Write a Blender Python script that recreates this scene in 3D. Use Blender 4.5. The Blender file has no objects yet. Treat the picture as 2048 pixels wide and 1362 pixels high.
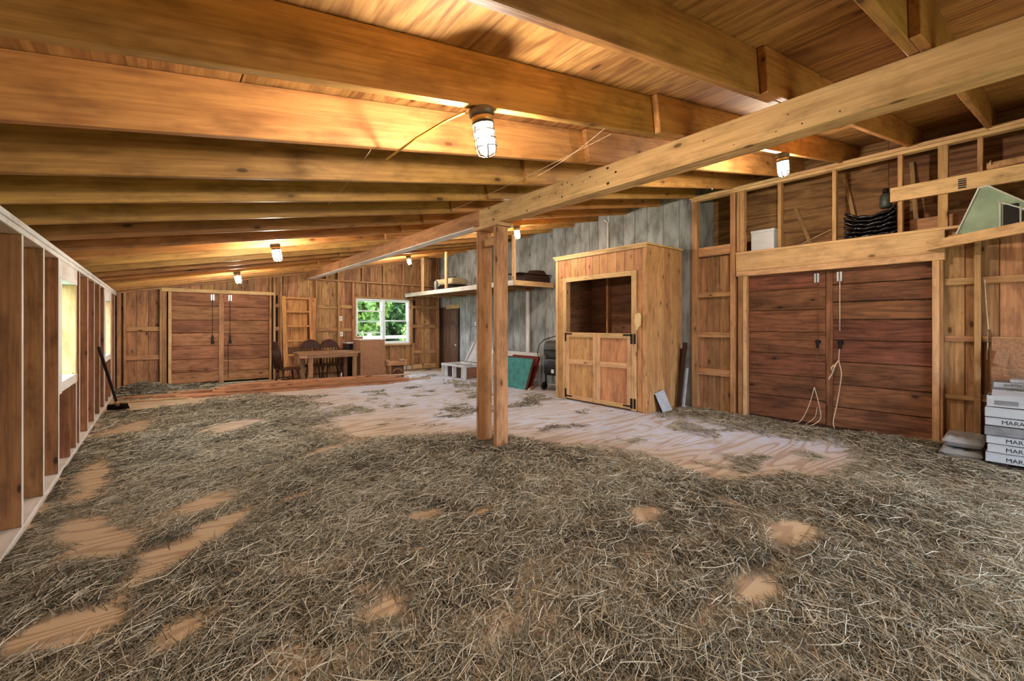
import bpy, bmesh, math, random
import numpy as np
from mathutils import Vector, Matrix
random.seed(7)
rng = np.random.default_rng(11)
S = bpy.context.scene
COL = S.collection

# ------------------------------------------------------------------ camera, light, exposure
FPX, CXP, CYP, CAMH = 865.0, 1024.0, 649.0, 1.3
YAW = math.atan2(1024 - 320.7, 865.0)
cam_d = bpy.data.cameras.new('camera')
cam = bpy.data.objects.new('camera', cam_d); COL.objects.link(cam)
cam_d.sensor_fit = 'HORIZONTAL'; cam_d.sensor_width = 36.0
cam_d.lens = 36.0 * FPX / 2048.0
cam_d.shift_y = -(681.0 - CYP) / 2048.0
cam_d.clip_start = 0.05; cam_d.clip_end = 300
cam.location = (0, 0, CAMH)
cam.rotation_euler = (math.radians(90), 0, -YAW)
S.camera = cam

W = bpy.data.worlds.new('sky'); S.world = W; W.use_nodes = True
bgn = W.node_tree.nodes['Background']
bgn.inputs[0].default_value = (0.74, 0.86, 1.0, 1)
bgn.inputs[1].default_value = 8.5
LAMP = 2900.0
S.view_settings.view_transform = 'Standard'; S.view_settings.look = 'None'
S.view_settings.gamma = 1.0; S.view_settings.use_curve_mapping = False
S.view_settings.exposure = 0.85
cy = S.cycles
cy.use_denoising = True
cy.use_adaptive_sampling = True; cy.adaptive_threshold = 0.06
cy.max_bounces = 4; cy.diffuse_bounces = 3; cy.glossy_bounces = 2; cy.transparent_max_bounces = 8
cy.sample_clamp_indirect = 6.0
cy.caustics_reflective = False; cy.caustics_refractive = False

# ------------------------------------------------------------------ layout constants
XL, XR, XG, YB, YF = -0.667, 6.44, 6.50, 11.40, -2.6
SL = 0.18629
XBEAM = 2.76; ZB = 2.383
def zr(x): return 1.94 + SL * (x - XL)          # underside of the rafters

# ------------------------------------------------------------------ materials
def _new(name):
    m = bpy.data.materials.new(name); m.use_nodes = True
    nt = m.node_tree; b = nt.nodes['Principled BSDF']
    return m, nt, b
def N(nt, t, **kw):
    n = nt.nodes.new(t)
    for k, v in kw.items(): setattr(n, k, v)
    return n
def lin(c):
    return tuple(((x/255)/12.92 if x/255 <= 0.04045 else ((x/255+0.055)/1.055)**2.4) for x in c) + (1,)
def math_(nt, op, a, b=None, clamp=False):
    n = N(nt, 'ShaderNodeMath', operation=op); n.use_clamp = clamp
    for i, v in enumerate((a, b)):
        if v is None: continue
        if isinstance(v, (int, float)): n.inputs[i].default_value = v
        else: nt.links.new(v, n.inputs[i])
    return n.outputs[0]
def mixc(nt, f, a, b, mode='MIX'):
    n = N(nt, 'ShaderNodeMix', data_type='RGBA', blend_type=mode)
    for i, v in ((0, f), (6, a), (7, b)):
        if isinstance(v, (int, float)): n.inputs[i].default_value = v
        elif isinstance(v, tuple): n.inputs[i].default_value = v
        else: nt.links.new(v, n.inputs[i])
    return n.outputs[2]
def mapr(nt, v, a, b, c=0.0, d=1.0):
    n = N(nt, 'ShaderNodeMapRange'); n.interpolation_type = 'SMOOTHSTEP'
    nt.links.new(v, n.inputs[0])
    for i, q in enumerate((a, b, c, d)): n.inputs[i+1].default_value = q
    return n.outputs[0]

def wood(name, light, dark, knots=0.5, rough=0.7, grain=1.0, var=0.22, rings=0.5, ply=False, dust=None, spec=0.25, stain=0.0, sat=0.93):
    m, nt, b = _new(name); L = nt.links.new
    tc = N(nt, 'ShaderNodeTexCoord'); oi = N(nt, 'ShaderNodeObjectInfo')
    r = oi.outputs['Random']
    cx = N(nt, 'ShaderNodeCombineXYZ')
    L(math_(nt, 'MULTIPLY', r, 37.0), cx.inputs[0]); L(math_(nt, 'MULTIPLY', r, 91.0), cx.inputs[1]); L(math_(nt, 'MULTIPLY', r, 53.0), cx.inputs[2])
    va = N(nt, 'ShaderNodeVectorMath', operation='ADD'); L(tc.outputs['Object'], va.inputs[0]); L(cx.outputs[0], va.inputs[1])
    def mp(sx, sy, sz):
        q = N(nt, 'ShaderNodeMapping'); L(va.outputs[0], q.inputs[0]); q.inputs[3].default_value = (sx, sy, sz); return q.outputs[0]
    fine = N(nt, 'ShaderNodeTexNoise'); L(mp(2.0*grain, 55*grain, 55*grain), fine.inputs['Vector'])
    fine.inputs['Scale'].default_value = 1.0; fine.inputs['Detail'].default_value = 3; fine.inputs['Roughness'].default_value = 0.65
    broad = N(nt, 'ShaderNodeTexNoise')
    L(mp(*((0.4, 3.6, 3.6) if ply else (0.55, 6.0, 6.0))), broad.inputs['Vector'])
    broad.inputs['Scale'].default_value = 1.0; broad.inputs['Detail'].default_value = 1.5; broad.inputs['Distortion'].default_value = 0.5
    rg = math_(nt, 'SINE', math_(nt, 'MULTIPLY', broad.outputs[0], 60.0 if ply else 46.0))
    rg = mapr(nt, rg, -0.2, 1.0)
    f = math_(nt, 'ADD', math_(nt, 'ADD', math_(nt, 'MULTIPLY', math_(nt, 'SUBTRACT', fine.outputs[0], 0.5), 1.5), 0.42), math_(nt, 'MULTIPLY', rg, 0.5*rings))
    f = math_(nt, 'ADD', f, math_(nt, 'MULTIPLY', math_(nt, 'SUBTRACT', broad.outputs[0], 0.5), 0.9))
    f = math_(nt, 'SUBTRACT', f, 0.12, True)
    c = mixc(nt, f, lin(light), lin(dark))
    if knots > 0:
        vo = N(nt, 'ShaderNodeTexVoronoi'); L(mp(3.2, 7.5, 7.5), vo.inputs['Vector']); vo.inputs['Scale'].default_value = 1.0
        sp = N(nt, 'ShaderNodeSeparateColor'); L(vo.outputs['Color'], sp.inputs[0])
        pick = math_(nt, 'LESS_THAN', sp.outputs[0], min(0.85, knots*1.7))
        k1 = mapr(nt, vo.outputs['Distance'], 0.08, 0.14, 1, 0); k2 = mapr(nt, vo.outputs['Distance'], 0.12, 0.34, 1, 0)
        kd = tuple(x*0.22 for x in lin(dark)[:3]) + (1,)
        c = mixc(nt, math_(nt, 'MULTIPLY', k2, math_(nt, 'MULTIPLY', pick, 0.4)), c, lin(dark))
        c = mixc(nt, math_(nt, 'MULTIPLY', k1, math_(nt, 'MULTIPLY', pick, 0.85)), c, kd)
    gr_ = N(nt, 'ShaderNodeTexNoise'); L(mp(3.5, 9, 9), gr_.inputs['Vector']); gr_.inputs['Scale'].default_value = 1.0; gr_.inputs['Detail'].default_value = 3; gr_.inputs['Roughness'].default_value = 0.7
    c = mixc(nt, mapr(nt, gr_.outputs[0], 0.42, 0.75, 0.0, 0.55), c, tuple(x*0.55 for x in lin(dark)[:3]) + (1,))
    if stain > 0:
        st = N(nt, 'ShaderNodeTexNoise'); L(mp(1.1, 2.6, 2.6), st.inputs['Vector']); st.inputs['Scale'].default_value = 1.3; st.inputs['Detail'].default_value = 3
        c = mixc(nt, math_(nt, 'MULTIPLY', mapr(nt, st.outputs[0], 0.48, 0.72), stain), c, tuple(x*0.3 for x in lin(dark)[:3]) + (1,))
    if dust:
        dn = N(nt, 'ShaderNodeTexNoise'); L(mp(3, 6, 6), dn.inputs['Vector']); dn.inputs['Scale'].default_value = 1.0; dn.inputs['Detail'].default_value = 3
        c = mixc(nt, mapr(nt, dn.outputs[0], 0.3, 0.65, dust[1], dust[2]), c, lin(dust[0]))
    hs = N(nt, 'ShaderNodeHueSaturation'); L(c, hs.inputs['Color'])
    L(math_(nt, 'ADD', math_(nt, 'MULTIPLY', r, 2*var), 1.0-var), hs.inputs['Value'])
    r2 = math_(nt, 'FRACT', math_(nt, 'MULTIPLY', r, 17.31))
    L(math_(nt, 'ADD', math_(nt, 'MULTIPLY', r2, 0.02), 0.49), hs.inputs['Hue'])
    hs.inputs['Saturation'].default_value = sat
    L(hs.outputs[0], b.inputs['Base Color'])
    b.inputs['Roughness'].default_value = rough; b.inputs['Specular IOR Level'].default_value = spec
    bp = N(nt, 'ShaderNodeBump'); bp.inputs['Strength'].default_value = 0.25; bp.inputs['Distance'].default_value = 0.004
    L(fine.outputs[0], bp.inputs['Height']); L(bp.outputs[0], b.inputs['Normal'])
    return m

def plain(name, col, rough=0.6, metal=0.0, noise=0.15, nscale=12.0, bump=0.0, spec=0.3):
    m, nt, b = _new(name); L = nt.links.new
    tc = N(nt, 'ShaderNodeTexCoord')
    no = N(nt, 'ShaderNodeTexNoise'); L(tc.outputs['Object'], no.inputs['Vector']); no.inputs['Scale'].default_value = nscale; no.inputs['Detail'].default_value = 5
    c0 = lin(col)
    c = mixc(nt, mapr(nt, no.outputs[0], 0.3, 0.7), tuple(x*(1-noise) for x in c0[:3])+(1,), tuple(min(1, x*(1+noise)) for x in c0[:3])+(1,))
    L(c, b.inputs['Base Color'])
    b.inputs['Roughness'].default_value = rough; b.inputs['Metallic'].default_value = metal; b.inputs['Specular IOR Level'].default_value = spec
    if bump:
        bp = N(nt, 'ShaderNodeBump'); bp.inputs['Strength'].default_value = bump; bp.inputs['Distance'].default_value = 0.01
        L(no.outputs[0], bp.inputs['Height']); L(bp.outputs[0], b.inputs['Normal'])
    return m

MW = {}
MW['rafter'] = wood('rafter_pine', (206, 150, 78), (136, 86, 36), knots=0.22, rings=0.25, var=0.13, rough=0.55, spec=0.35, sat=0.97)
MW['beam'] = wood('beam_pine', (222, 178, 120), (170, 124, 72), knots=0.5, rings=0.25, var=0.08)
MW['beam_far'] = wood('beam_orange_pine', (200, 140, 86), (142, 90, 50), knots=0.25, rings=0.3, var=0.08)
MW['post'] = wood('post_pine', (206, 154, 98), (146, 98, 56), knots=0.4, rings=0.25, var=0.1)
MW['stud'] = wood('stud_pine', (204, 154, 100), (138, 94, 54), knots=0.3, rings=0.3, var=0.14)
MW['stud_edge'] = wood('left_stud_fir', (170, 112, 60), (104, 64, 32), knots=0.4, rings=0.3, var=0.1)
MW['board'] = wood('sheathing_boards', (200, 146, 94), (124, 82, 48), knots=0.55, rings=0.45, var=0.2, stain=0.25)
MW['door'] = wood('door_planks', (150, 92, 58), (80, 46, 28), knots=0.4, rings=0.6, var=0.16, stain=0.55)
MW['door_b'] = wood('back_door_planks', (186, 126, 80), (112, 70, 42), knots=0.35, rings=0.5, var=0.14, stain=0.35)
MW['closet'] = wood('closet_cedar', (216, 158, 100), (160, 106, 60), knots=0.5, rings=0.3, var=0.16)
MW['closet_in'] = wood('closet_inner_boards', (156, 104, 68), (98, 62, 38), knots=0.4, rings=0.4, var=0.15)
MW['trim'] = wood('pale_trim_pine', (230, 188, 130), (182, 136, 84), knots=0.25, rings=0.2, var=0.08)
MW['ply'] = wood('ceiling_plywood', (202, 152, 84), (138, 90, 44), knots=0.12, rings=0.9, var=0.08, ply=True, sat=0.97)
MW['plywall'] = wood('dark_plywood', (172, 124, 72), (104, 68, 36), knots=0.1, rings=0.9, var=0.08, ply=True)
MW['grey'] = wood('weathered_grey_boards', (150, 152, 146), (92, 94, 92), knots=0.12, rings=0.3, var=0.14, dust=((196, 204, 208), 0.0, 0.45), rough=0.85)
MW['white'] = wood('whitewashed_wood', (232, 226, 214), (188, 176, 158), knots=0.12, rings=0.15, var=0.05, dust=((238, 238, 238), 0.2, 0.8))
MW['whiteframe'] = wood('limed_frame_wood', (214, 210, 204), (150, 138, 124), knots=0.2, rings=0.2, var=0.06, dust=((224, 226, 230), 0.1, 0.7))
MW['lumber'] = wood('reddish_lumber', (212, 154, 106), (146, 94, 60), knots=0.25, rings=0.5, var=0.2)
MW['lumber_pale'] = wood('pale_lumber', (224, 184, 142), (178, 132, 94), knots=0.2, rings=0.3, var=0.12)
MW['furn'] = wood('dark_furniture_wood', (118, 72, 48), (66, 38, 26), knots=0.0, rings=0.3, var=0.1, rough=0.5)
MW['chair'] = wood('dark_chair_wood', (84, 48, 32), (44, 24, 18), knots=0.0, rings=0.3, var=0.12, rough=0.45)
MW['table'] = wood('table_wood', (182, 136, 96), (128, 86, 58), knots=0.1, rings=0.4, var=0.05, rough=0.45)
MW['browndoor'] = wood('brown_door_wood', (124, 92, 70), (84, 60, 46), knots=0.0, rings=0.3, var=0.06)
MW['ladder'] = wood('ladder_pine', (218, 158, 84), (166, 108, 50), knots=0.25, rings=0.3, var=0.1)
MW['wall_skin'] = plain('tar_paper', (62, 50, 42), 0.9)
MW['particle'] = plain('particle_board', (164, 122, 92), 0.8, noise=0.25, nscale=60)
MW['galv'] = plain('galvanised_steel', (206, 212, 214), 0.35, 0.6, 0.1)
MW['iron'] = plain('black_iron', (34, 30, 28), 0.5, 0.4, 0.2)
MW['black'] = plain('black_plastic', (22, 22, 24), 0.35, 0.0, 0.2, spec=0.5)
MW['tarp'] = plain('black_poly_tarp', (16, 16, 20), 0.25, 0.0, 0.3, 30, 0.3, 0.6)
MW['rope'] = plain('pale_rope', (206, 186, 158), 0.9)
MW['ropedark'] = plain('brown_rope', (120, 84, 56), 0.9)
MW['vinyl'] = plain('white_vinyl', (232, 238, 240), 0.4, 0, 0.04)
MW['grey_metal'] = plain('grey_cast_metal', (110, 104, 96), 0.5, 0.5, 0.2)
MW['brass'] = plain('brass_collar', (214, 170, 110), 0.4, 0.5, 0.15)
MW['cage'] = plain('cage_wire', (70, 66, 60), 0.4, 0.6, 0.1)
MW['yellow'] = plain('yellow_cable_sheath', (236, 190, 70), 0.5, 0, 0.05)
MW['web'] = plain('cobweb_silk', (236, 220, 190), 0.9, 0, 0.0)
MW['teal'] = plain('teal_cloth', (70, 136, 134), 0.85, 0, 0.22, 9, 0.4)
MW['red'] = plain('maroon_panel', (128, 36, 34), 0.7, 0, 0.2, 9, 0.2)
MW['carton'] = plain('white_carton', (180, 184, 190), 0.8, 0, 0.08, 8)
MW['carton_grey'] = plain('grey_carton', (128, 128, 132), 0.85, 0, 0.2, 10)
MW['gap'] = plain('dark_slat', (58, 50, 44), 0.9)  # one dark brown for base slats and carton spacers
MW['ink'] = plain('black_ink', (30, 32, 34), 0.8, 0, 0.05)
MW['bag'] = plain('white_plastic_sack', (158, 158, 158), 0.45, 0, 0.22, 7, 0.5)
MW['foam'] = plain('white_foam', (226, 230, 236), 0.9, 0, 0.05)
MW['plastic_beige'] = plain('beige_plastic', (188, 176, 140), 0.5, 0, 0.08)
MW['plastic_white'] = plain('white_plastic', (214, 214, 210), 0.4, 0, 0.05)
MW['greenpanel'] = plain('pale_green_paint', (150, 170, 146), 0.45, 0, 0.18, 6)
MW['slate'] = plain('pale_stone_tile', (188, 196, 204), 0.6, 0, 0.12, 14)
MW['darkwood'] = wood('old_dark_wood', (76, 52, 38), (38, 26, 20), knots=0.1, rings=0.3, var=0.15)
MW['grill'] = plain('grill_cover', (74, 78, 72), 0.45, 0.2, 0.3, 8)
MW['fence'] = wood('fence_wood', (214, 206, 196), (160, 148, 136), knots=0.1, rings=0.2)
MW['bark'] = plain('bark', (84, 68, 54), 0.95, 0, 0.3, 20, 0.6)
MW['redshed'] = wood('red_brown_siding', (128, 66, 50), (92, 44, 34), knots=0, rings=0.2)
MW['cream'] = plain('cream_wood', (236, 208, 150), 0.7, 0, 0.06)
MW['plate_w'] = plain('switch_plate', (236, 236, 228), 0.4, 0, 0.03)

def glassmat():
    m, nt, b = _new('window_glass'); L = nt.links.new
    t = N(nt, 'ShaderNodeBsdfTransparent'); t.inputs[0].default_value = (0.93, 0.97, 0.95, 1)
    g = N(nt, 'ShaderNodeBsdfGlossy'); g.inputs['Roughness'].default_value = 0.02
    mx = N(nt, 'ShaderNodeMixShader'); mx.inputs[0].default_value = 0.06
    L(t.outputs[0], mx.inputs[1]); L(g.outputs[0], mx.inputs[2]); L(mx.outputs[0], nt.nodes['Material Output'].inputs[0])
    return m
MW['glass'] = glassmat()
def screenmat():
    m, nt, b = _new('insect_screen'); L = nt.links.new
    t = N(nt, 'ShaderNodeBsdfTransparent'); t.inputs[0].default_value = (0.8, 0.9, 0.84, 1)
    g = N(nt, 'ShaderNodeBsdfDiffuse'); g.inputs[0].default_value = (0.2, 0.24, 0.22, 1)
    mx = N(nt, 'ShaderNodeMixShader'); mx.inputs[0].default_value = 0.4
    L(t.outputs[0], mx.inputs[1]); L(g.outputs[0], mx.inputs[2]); L(mx.outputs[0], nt.nodes['Material Output'].inputs[0])
    return m
MW['screen'] = screenmat()
def lampmat():
    m, nt, b = _new('lit_bulb')
    b.inputs['Base Color'].default_value = (1, 0.95, 0.85, 1)
    b.inputs['Emission Color'].default_value = (1.0, 0.885, 0.73, 1)
    b.inputs['Emission Strength'].default_value = LAMP
    return m
def jarmat():
    m, nt, b = _new('frosted_lit_jar'); L = nt.links.new
    t = N(nt, 'ShaderNodeBsdfTransparent'); e = N(nt, 'ShaderNodeEmission'); e.inputs[0].default_value = (1, 0.95, 0.86, 1); e.inputs[1].default_value = 1.6
    mx = N(nt, 'ShaderNodeMixShader'); mx.inputs[0].default_value = 0.5
    L(t.outputs[0], mx.inputs[1]); L(e.outputs[0], mx.inputs[2]); L(mx.outputs[0], nt.nodes['Material Output'].inputs[0])
    return m
MW['jar'] = jarmat()
MW['lamp'] = lampmat()
def leafmat(name, a, bcol):
    m, nt, b = _new(name); L = nt.links.new
    g = N(nt, 'ShaderNodeNewGeometry'); 
    c = mixc(nt, g.outputs['Random Per Island'], lin(a), lin(bcol)); L(c, b.inputs['Base Color'])
    b.inputs['Roughness'].default_value = 0.6
    return m
MW['leaf1'] = leafmat('leaf_green', (66, 98, 34), (132, 156, 70))
MW['leaf2'] = leafmat('leaf_dark', (34, 64, 34), (84, 118, 54))
def grassmat():
    m, nt, b = _new('lawn'); L = nt.links.new
    no = N(nt, 'ShaderNodeTexNoise'); no.inputs['Scale'].default_value = 3; no.inputs['Detail'].default_value = 6
    L(mixc(nt, no.outputs[0], lin((70, 96, 46)), lin((150, 156, 96))), b.inputs['Base Color']); b.inputs['Roughness'].default_value = 0.9
    return m
MW['lawn'] = grassmat()

def floormat():
    m, nt, b = _new('dusty_daylit_plywood_floor'); L = nt.links.new
    tc = N(nt, 'ShaderNodeTexCoord')
    mp = N(nt, 'ShaderNodeMapping'); L(tc.outputs['Object'], mp.inputs[0]); mp.inputs[3].default_value = (0.42, 2.8, 1); mp.inputs[2].default_value = (0, 0, math.radians(4))
    no = N(nt, 'ShaderNodeTexNoise'); L(mp.outputs[0], no.inputs['Vector']); no.inputs['Scale'].default_value = 0.9; no.inputs['Detail'].default_value = 1.6; no.inputs['Distortion'].default_value = 0.35
    rg = mapr(nt, math_(nt, 'SINE', math_(nt, 'MULTIPLY', no.outputs[0], 80.0)), 0.1, 0.95)
    mp2 = N(nt, 'ShaderNodeMapping'); L(tc.outputs['Object'], mp2.inputs[0]); mp2.inputs[3].default_value = (5, 60, 1)
    fn = N(nt, 'ShaderNodeTexNoise'); L(mp2.outputs[0], fn.inputs['Vector']); fn.inputs['Detail'].default_value = 4
    base = mixc(nt, fn.outputs[0], lin((222, 196, 156)), lin((188, 156, 116)))
    base = mixc(nt, math_(nt, 'MULTIPLY', rg, 0.55), base, lin((146, 114, 90)))
    at = N(nt, 'ShaderNodeAttribute'); at.attribute_name = 'dust'  # dust field that also paints the daylight pools
    dn = N(nt, 'ShaderNodeTexNoise'); L(tc.outputs['Object'], dn.inputs['Vector']); dn.inputs['Scale'].default_value = 7; dn.inputs['Detail'].default_value = 7
    df = math_(nt, 'MULTIPLY', at.outputs['Fac'], mapr(nt, dn.outputs[0], 0.22, 0.62, 0.55, 1.0), True)
    df = math_(nt, 'MULTIPLY', df, math_(nt, 'SUBTRACT', 1.0, math_(nt, 'MULTIPLY', rg, 0.5)))
    c = mixc(nt, df, base, lin((216, 228, 252)))  # dust whitening, tinted blue to paint in cool daylight
    L(c, b.inputs['Base Color']); b.inputs['Roughness'].default_value = 0.8; b.inputs['Specular IOR Level'].default_value = 0.2
    bp = N(nt, 'ShaderNodeBump'); bp.inputs['Strength'].default_value = 0.35; bp.inputs['Distance'].default_value = 0.004
    L(rg, bp.inputs['Height']); L(bp.outputs[0], b.inputs['Normal'])
    return m
MW['floor'] = floormat()
def haymat(name, mat_layer=False):
    m, nt, b = _new(name); L = nt.links.new
    if mat_layer:
        tc = N(nt, 'ShaderNodeTexCoord')
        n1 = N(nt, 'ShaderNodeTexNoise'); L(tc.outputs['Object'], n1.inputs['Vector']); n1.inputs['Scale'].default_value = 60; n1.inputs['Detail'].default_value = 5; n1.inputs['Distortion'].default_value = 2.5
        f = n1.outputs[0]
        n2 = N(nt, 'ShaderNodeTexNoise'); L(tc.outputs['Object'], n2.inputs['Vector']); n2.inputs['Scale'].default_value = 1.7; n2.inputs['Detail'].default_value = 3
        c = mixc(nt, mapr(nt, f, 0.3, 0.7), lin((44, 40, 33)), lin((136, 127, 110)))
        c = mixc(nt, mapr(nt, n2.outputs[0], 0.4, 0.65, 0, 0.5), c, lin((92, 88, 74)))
        bp = N(nt, 'ShaderNodeBump'); bp.inputs['Strength'].default_value = 0.8; bp.inputs['Distance'].default_value = 0.02
        L(f, bp.inputs['Height']); L(bp.outputs[0], b.inputs['Normal'])
    else:
        at = N(nt, 'ShaderNodeAttribute'); at.attribute_name = 'rnd'
        cr = N(nt, 'ShaderNodeValToRGB'); L(at.outputs['Fac'], cr.inputs[0])
        e = cr.color_ramp.elements
        e[0].position = 0; e[0].color = lin((58, 52, 42)); e[1].position = 1; e[1].color = lin((240, 234, 214))
        for p_, c_ in ((0.3, (118, 112, 96)), (0.55, (164, 157, 137)), (0.8, (212, 205, 184))):
            q = e.new(p_); q.color = lin(c_)
        c = cr.outputs[0]
    L(c, b.inputs['Base Color']); b.inputs['Roughness'].default_value = 0.75; b.inputs['Specular IOR Level'].default_value = 0.25
    return m
MW['haymat'] = haymat('hay_underlayer', True); MW['hay'] = haymat('hay_straws')

# ------------------------------------------------------------------ geometry helpers
def link(name, me, parent=None, kind=None):
    o = bpy.data.objects.new(name, me); COL.objects.link(o)
    if parent is not None:
        o.parent = parent; o.matrix_parent_inverse = parent.matrix_basis.inverted()
    if kind: o['kind'] = kind
    return o
def tag(o, label, cat, group=None):
    o['label'] = label; o['category'] = cat
    if group: o['group'] = group
    return o
def empty(name, loc=(0, 0, 0), label=None, cat=None, group=None, kind=None):
    o = bpy.data.objects.new(name, None); COL.objects.link(o); o.location = loc; o.empty_display_size = 0.1
    if label: tag(o, label, cat, group)
    if kind: o['kind'] = kind
    return o
_cache = {}
def boxmesh(l, w, t, mat, c=None):
    key = (round(l, 3), round(w, 3), round(t, 3), mat)
    if key in _cache: return _cache[key]
    if c is None: c = min(0.004, 0.18*min(l, w, t))
    bm = bmesh.new(); bmesh.ops.create_cube(bm, size=1.0)
    for v in bm.verts: v.co = Vector((v.co.x*l, v.co.y*w, v.co.z*t))
    bmesh.ops.bevel(bm, geom=bm.edges[:], offset=c, segments=1, affect='EDGES')
    me = bpy.data.meshes.new('board'); bm.to_mesh(me); bm.free()
    me.materials.append(MW[mat]); _cache[key] = me
    return me
AX = {0: Matrix.Identity(4), 1: Matrix(((0, -1, 0, 0), (1, 0, 0, 0), (0, 0, 1, 0), (0, 0, 0, 1))),
      2: Matrix(((0, 0, -1, 0), (0, 1, 0, 0), (1, 0, 0, 0), (0, 0, 0, 1)))}
def B(name, x0, x1, y0, y1, z0, z1, mat, parent=None, axis=None, kind=None):
    d = (abs(x1-x0), abs(y1-y0), abs(z1-z0))
    a = d.index(max(d)) if axis is None else axis
    dims = {0: (d[0], d[1], d[2]), 1: (d[1], d[0], d[2]), 2: (d[2], d[1], d[0])}[a]
    o = link(name, boxmesh(*dims, mat), parent, kind)
    o.matrix_basis = Matrix.Translation(((x0+x1)/2, (y0+y1)/2, (z0+z1)/2)) @ AX[a]
    return o
def bar(name, p0, p1, w, t, mat, parent=None, up=(0, 0, 1), kind=None):
    """board from p0 to p1 (centre line); w across, t along 'up'"""
    p0, p1 = Vector(p0), Vector(p1); d = p1-p0; L = d.length; x = d/L
    y = Vector(up).cross(x)
    if y.length < 1e-4: y = Vector((0, 1, 0)).cross(x)
    y.normalize(); z = x.cross(y)
    R = Matrix((x, y, z)).transposed().to_4x4()
    o = link(name, boxmesh(L, w, t, mat), parent, kind)
    o.matrix_basis = Matrix.Translation((p0+p1)/2) @ R
    return o
def M(name, verts, faces, mat, parent=None, smooth=False, kind=None):
    me = bpy.data.meshes.new(name); me.from_pydata([tuple(v) for v in verts], [], faces); me.update()
    me.materials.append(MW[mat])
    if smooth:
        me.polygons.foreach_set('use_smooth', [True]*len(me.polygons))
    return link(name, me, parent, kind)
def tube_geo(pts, r, n=6, closed=False):
    pts = [Vector(p) for p in pts]; V = []; Fs = []
    k = len(pts); rr = r if isinstance(r, (list, tuple)) else [r]*k
    prev = None
    for i, p in enumerate(pts):
        t = (pts[(i+1) % k]-pts[i-1]) if closed else (pts[min(i+1, k-1)]-pts[max(i-1, 0)])
        t.normalize()
        a = prev if prev is not None else (Vector((0, 0, 1)) if abs(t.z) < 0.9 else Vector((1, 0, 0)))
        a = (a - t*a.dot(t)); a.normalize(); prev = a; b = t.cross(a)
        for j in range(n):
            an = 2*math.pi*j/n; V.append(p + (a*math.cos(an)+b*math.sin(an))*rr[i])
    for i in range(k if closed else k-1):
        i2 = (i+1) % k
        for j in range(n): Fs.append((i*n+j, i*n+(j+1) % n, i2*n+(j+1) % n, i2*n+j))
    if not closed:
        Fs.append(tuple(range(n-1, -1, -1))); Fs.append(tuple((k-1)*n+j for j in range(n)))
    return V, Fs
def tube(name, pts, r, mat, parent=None, n=6, closed=False):
    V, Fs = tube_geo(pts, r, n, closed); return M(name, V, Fs, mat, parent, True)
def merge(parts):
    V = []; Fs = []
    for v, f in parts:
        o = len(V); V += list(v); Fs += [tuple(i+o for i in q) for q in f]
    return V, Fs
def lathe_geo(prof, n=20, c=(0, 0, 0)):
    V = []; Fs = []
    for r, z in prof:
        for j in range(n):
            a = 2*math.pi*j/n; V.append((c[0]+r*math.cos(a), c[1]+r*math.sin(a), c[2]+z))
    for i in range(len(prof)-1):
        for j in range(n): Fs.append((i*n+j, i*n+(j+1) % n, (i+1)*n+(j+1) % n, (i+1)*n+j))
    Fs.append(tuple(range(n-1, -1, -1))); Fs.append(tuple((len(prof)-1)*n+j for j in range(n)))
    return V, Fs
def lathe(name, prof, mat, parent=None, n=20, c=(0, 0, 0)):
    V, Fs = lathe_geo(prof, n, c); return M(name, V, Fs, mat, parent, True)
def cuboid_geo(x0, x1, y0, y1, z0, z1):
    v = [(x, y, z) for x in (x0, x1) for y in (y0, y1) for z in (z0, z1)]
    return v, [(0, 1, 3, 2), (4, 6, 7, 5), (0, 4, 5, 1), (2, 3, 7, 6), (0, 2, 6, 4), (1, 5, 7, 3)]
def copy_tree(o, parent=None):
    c = o.copy(); COL.objects.link(c)
    if parent is not None: c.parent = parent
    for ch in list(o.children): copy_tree(ch, c)
    return c
def text_geo(body, size, mat, name, parent, M4, depth=0.001):
    cu = bpy.data.curves.new(name, 'FONT'); cu.body = body; cu.size = size; cu.extrude = depth
    to = bpy.data.objects.new(name, cu); COL.objects.link(to)
    dg = bpy.context.evaluated_depsgraph_get()
    me = bpy.data.meshes.new_from_object(to.evaluated_get(dg)); bpy.data.objects.remove(to)
    me.materials.clear(); me.materials.append(MW[mat])
    o = link(name, me, parent); o.matrix_basis = M4
    return o
def hull_chunk(x0, x1, widths):
    xs = [x0]
    while xs[-1] < x1-0.06: xs.append(min(x1, xs[-1]+random.uniform(*widths)))
    if x1-xs[-1] > 1e-3: xs[-1] = x1
    return list(zip(xs[:-1], xs[1:]))

# ------------------------------------------------------------------ hay density field
def vnoise(x, y, seed):
    r = np.random.default_rng(seed); G = r.random((256, 256))
    xi = np.floor(x).astype(int); yi = np.floor(y).astype(int); fx = x-xi; fy = y-yi
    fx = fx*fx*(3-2*fx); fy = fy*fy*(3-2*fy)
    g = lambda a, b: G[a % 256, b % 256]
    return (g(xi, yi)*(1-fx)+g(xi+1, yi)*fx)*(1-fy)+(g(xi, yi+1)*(1-fx)+g(xi+1, yi+1)*fx)*fy
def fbm(x, y, seed): return 0.55*vnoise(x, y, seed)+0.3*vnoise(x*2.1, y*2.1, seed+1)+0.15*vnoise(x*4.3, y*4.3, seed+2)
def blob(x, y, cx_, cy_, rx, ry, rot=0.0):
    c, s = math.cos(rot), math.sin(rot); dx, dy = x-cx_, y-cy_
    u = (dx*c+dy*s)/rx; v = (-dx*s+dy*c)/ry
    return np.exp(-(u*u+v*v))
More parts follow.
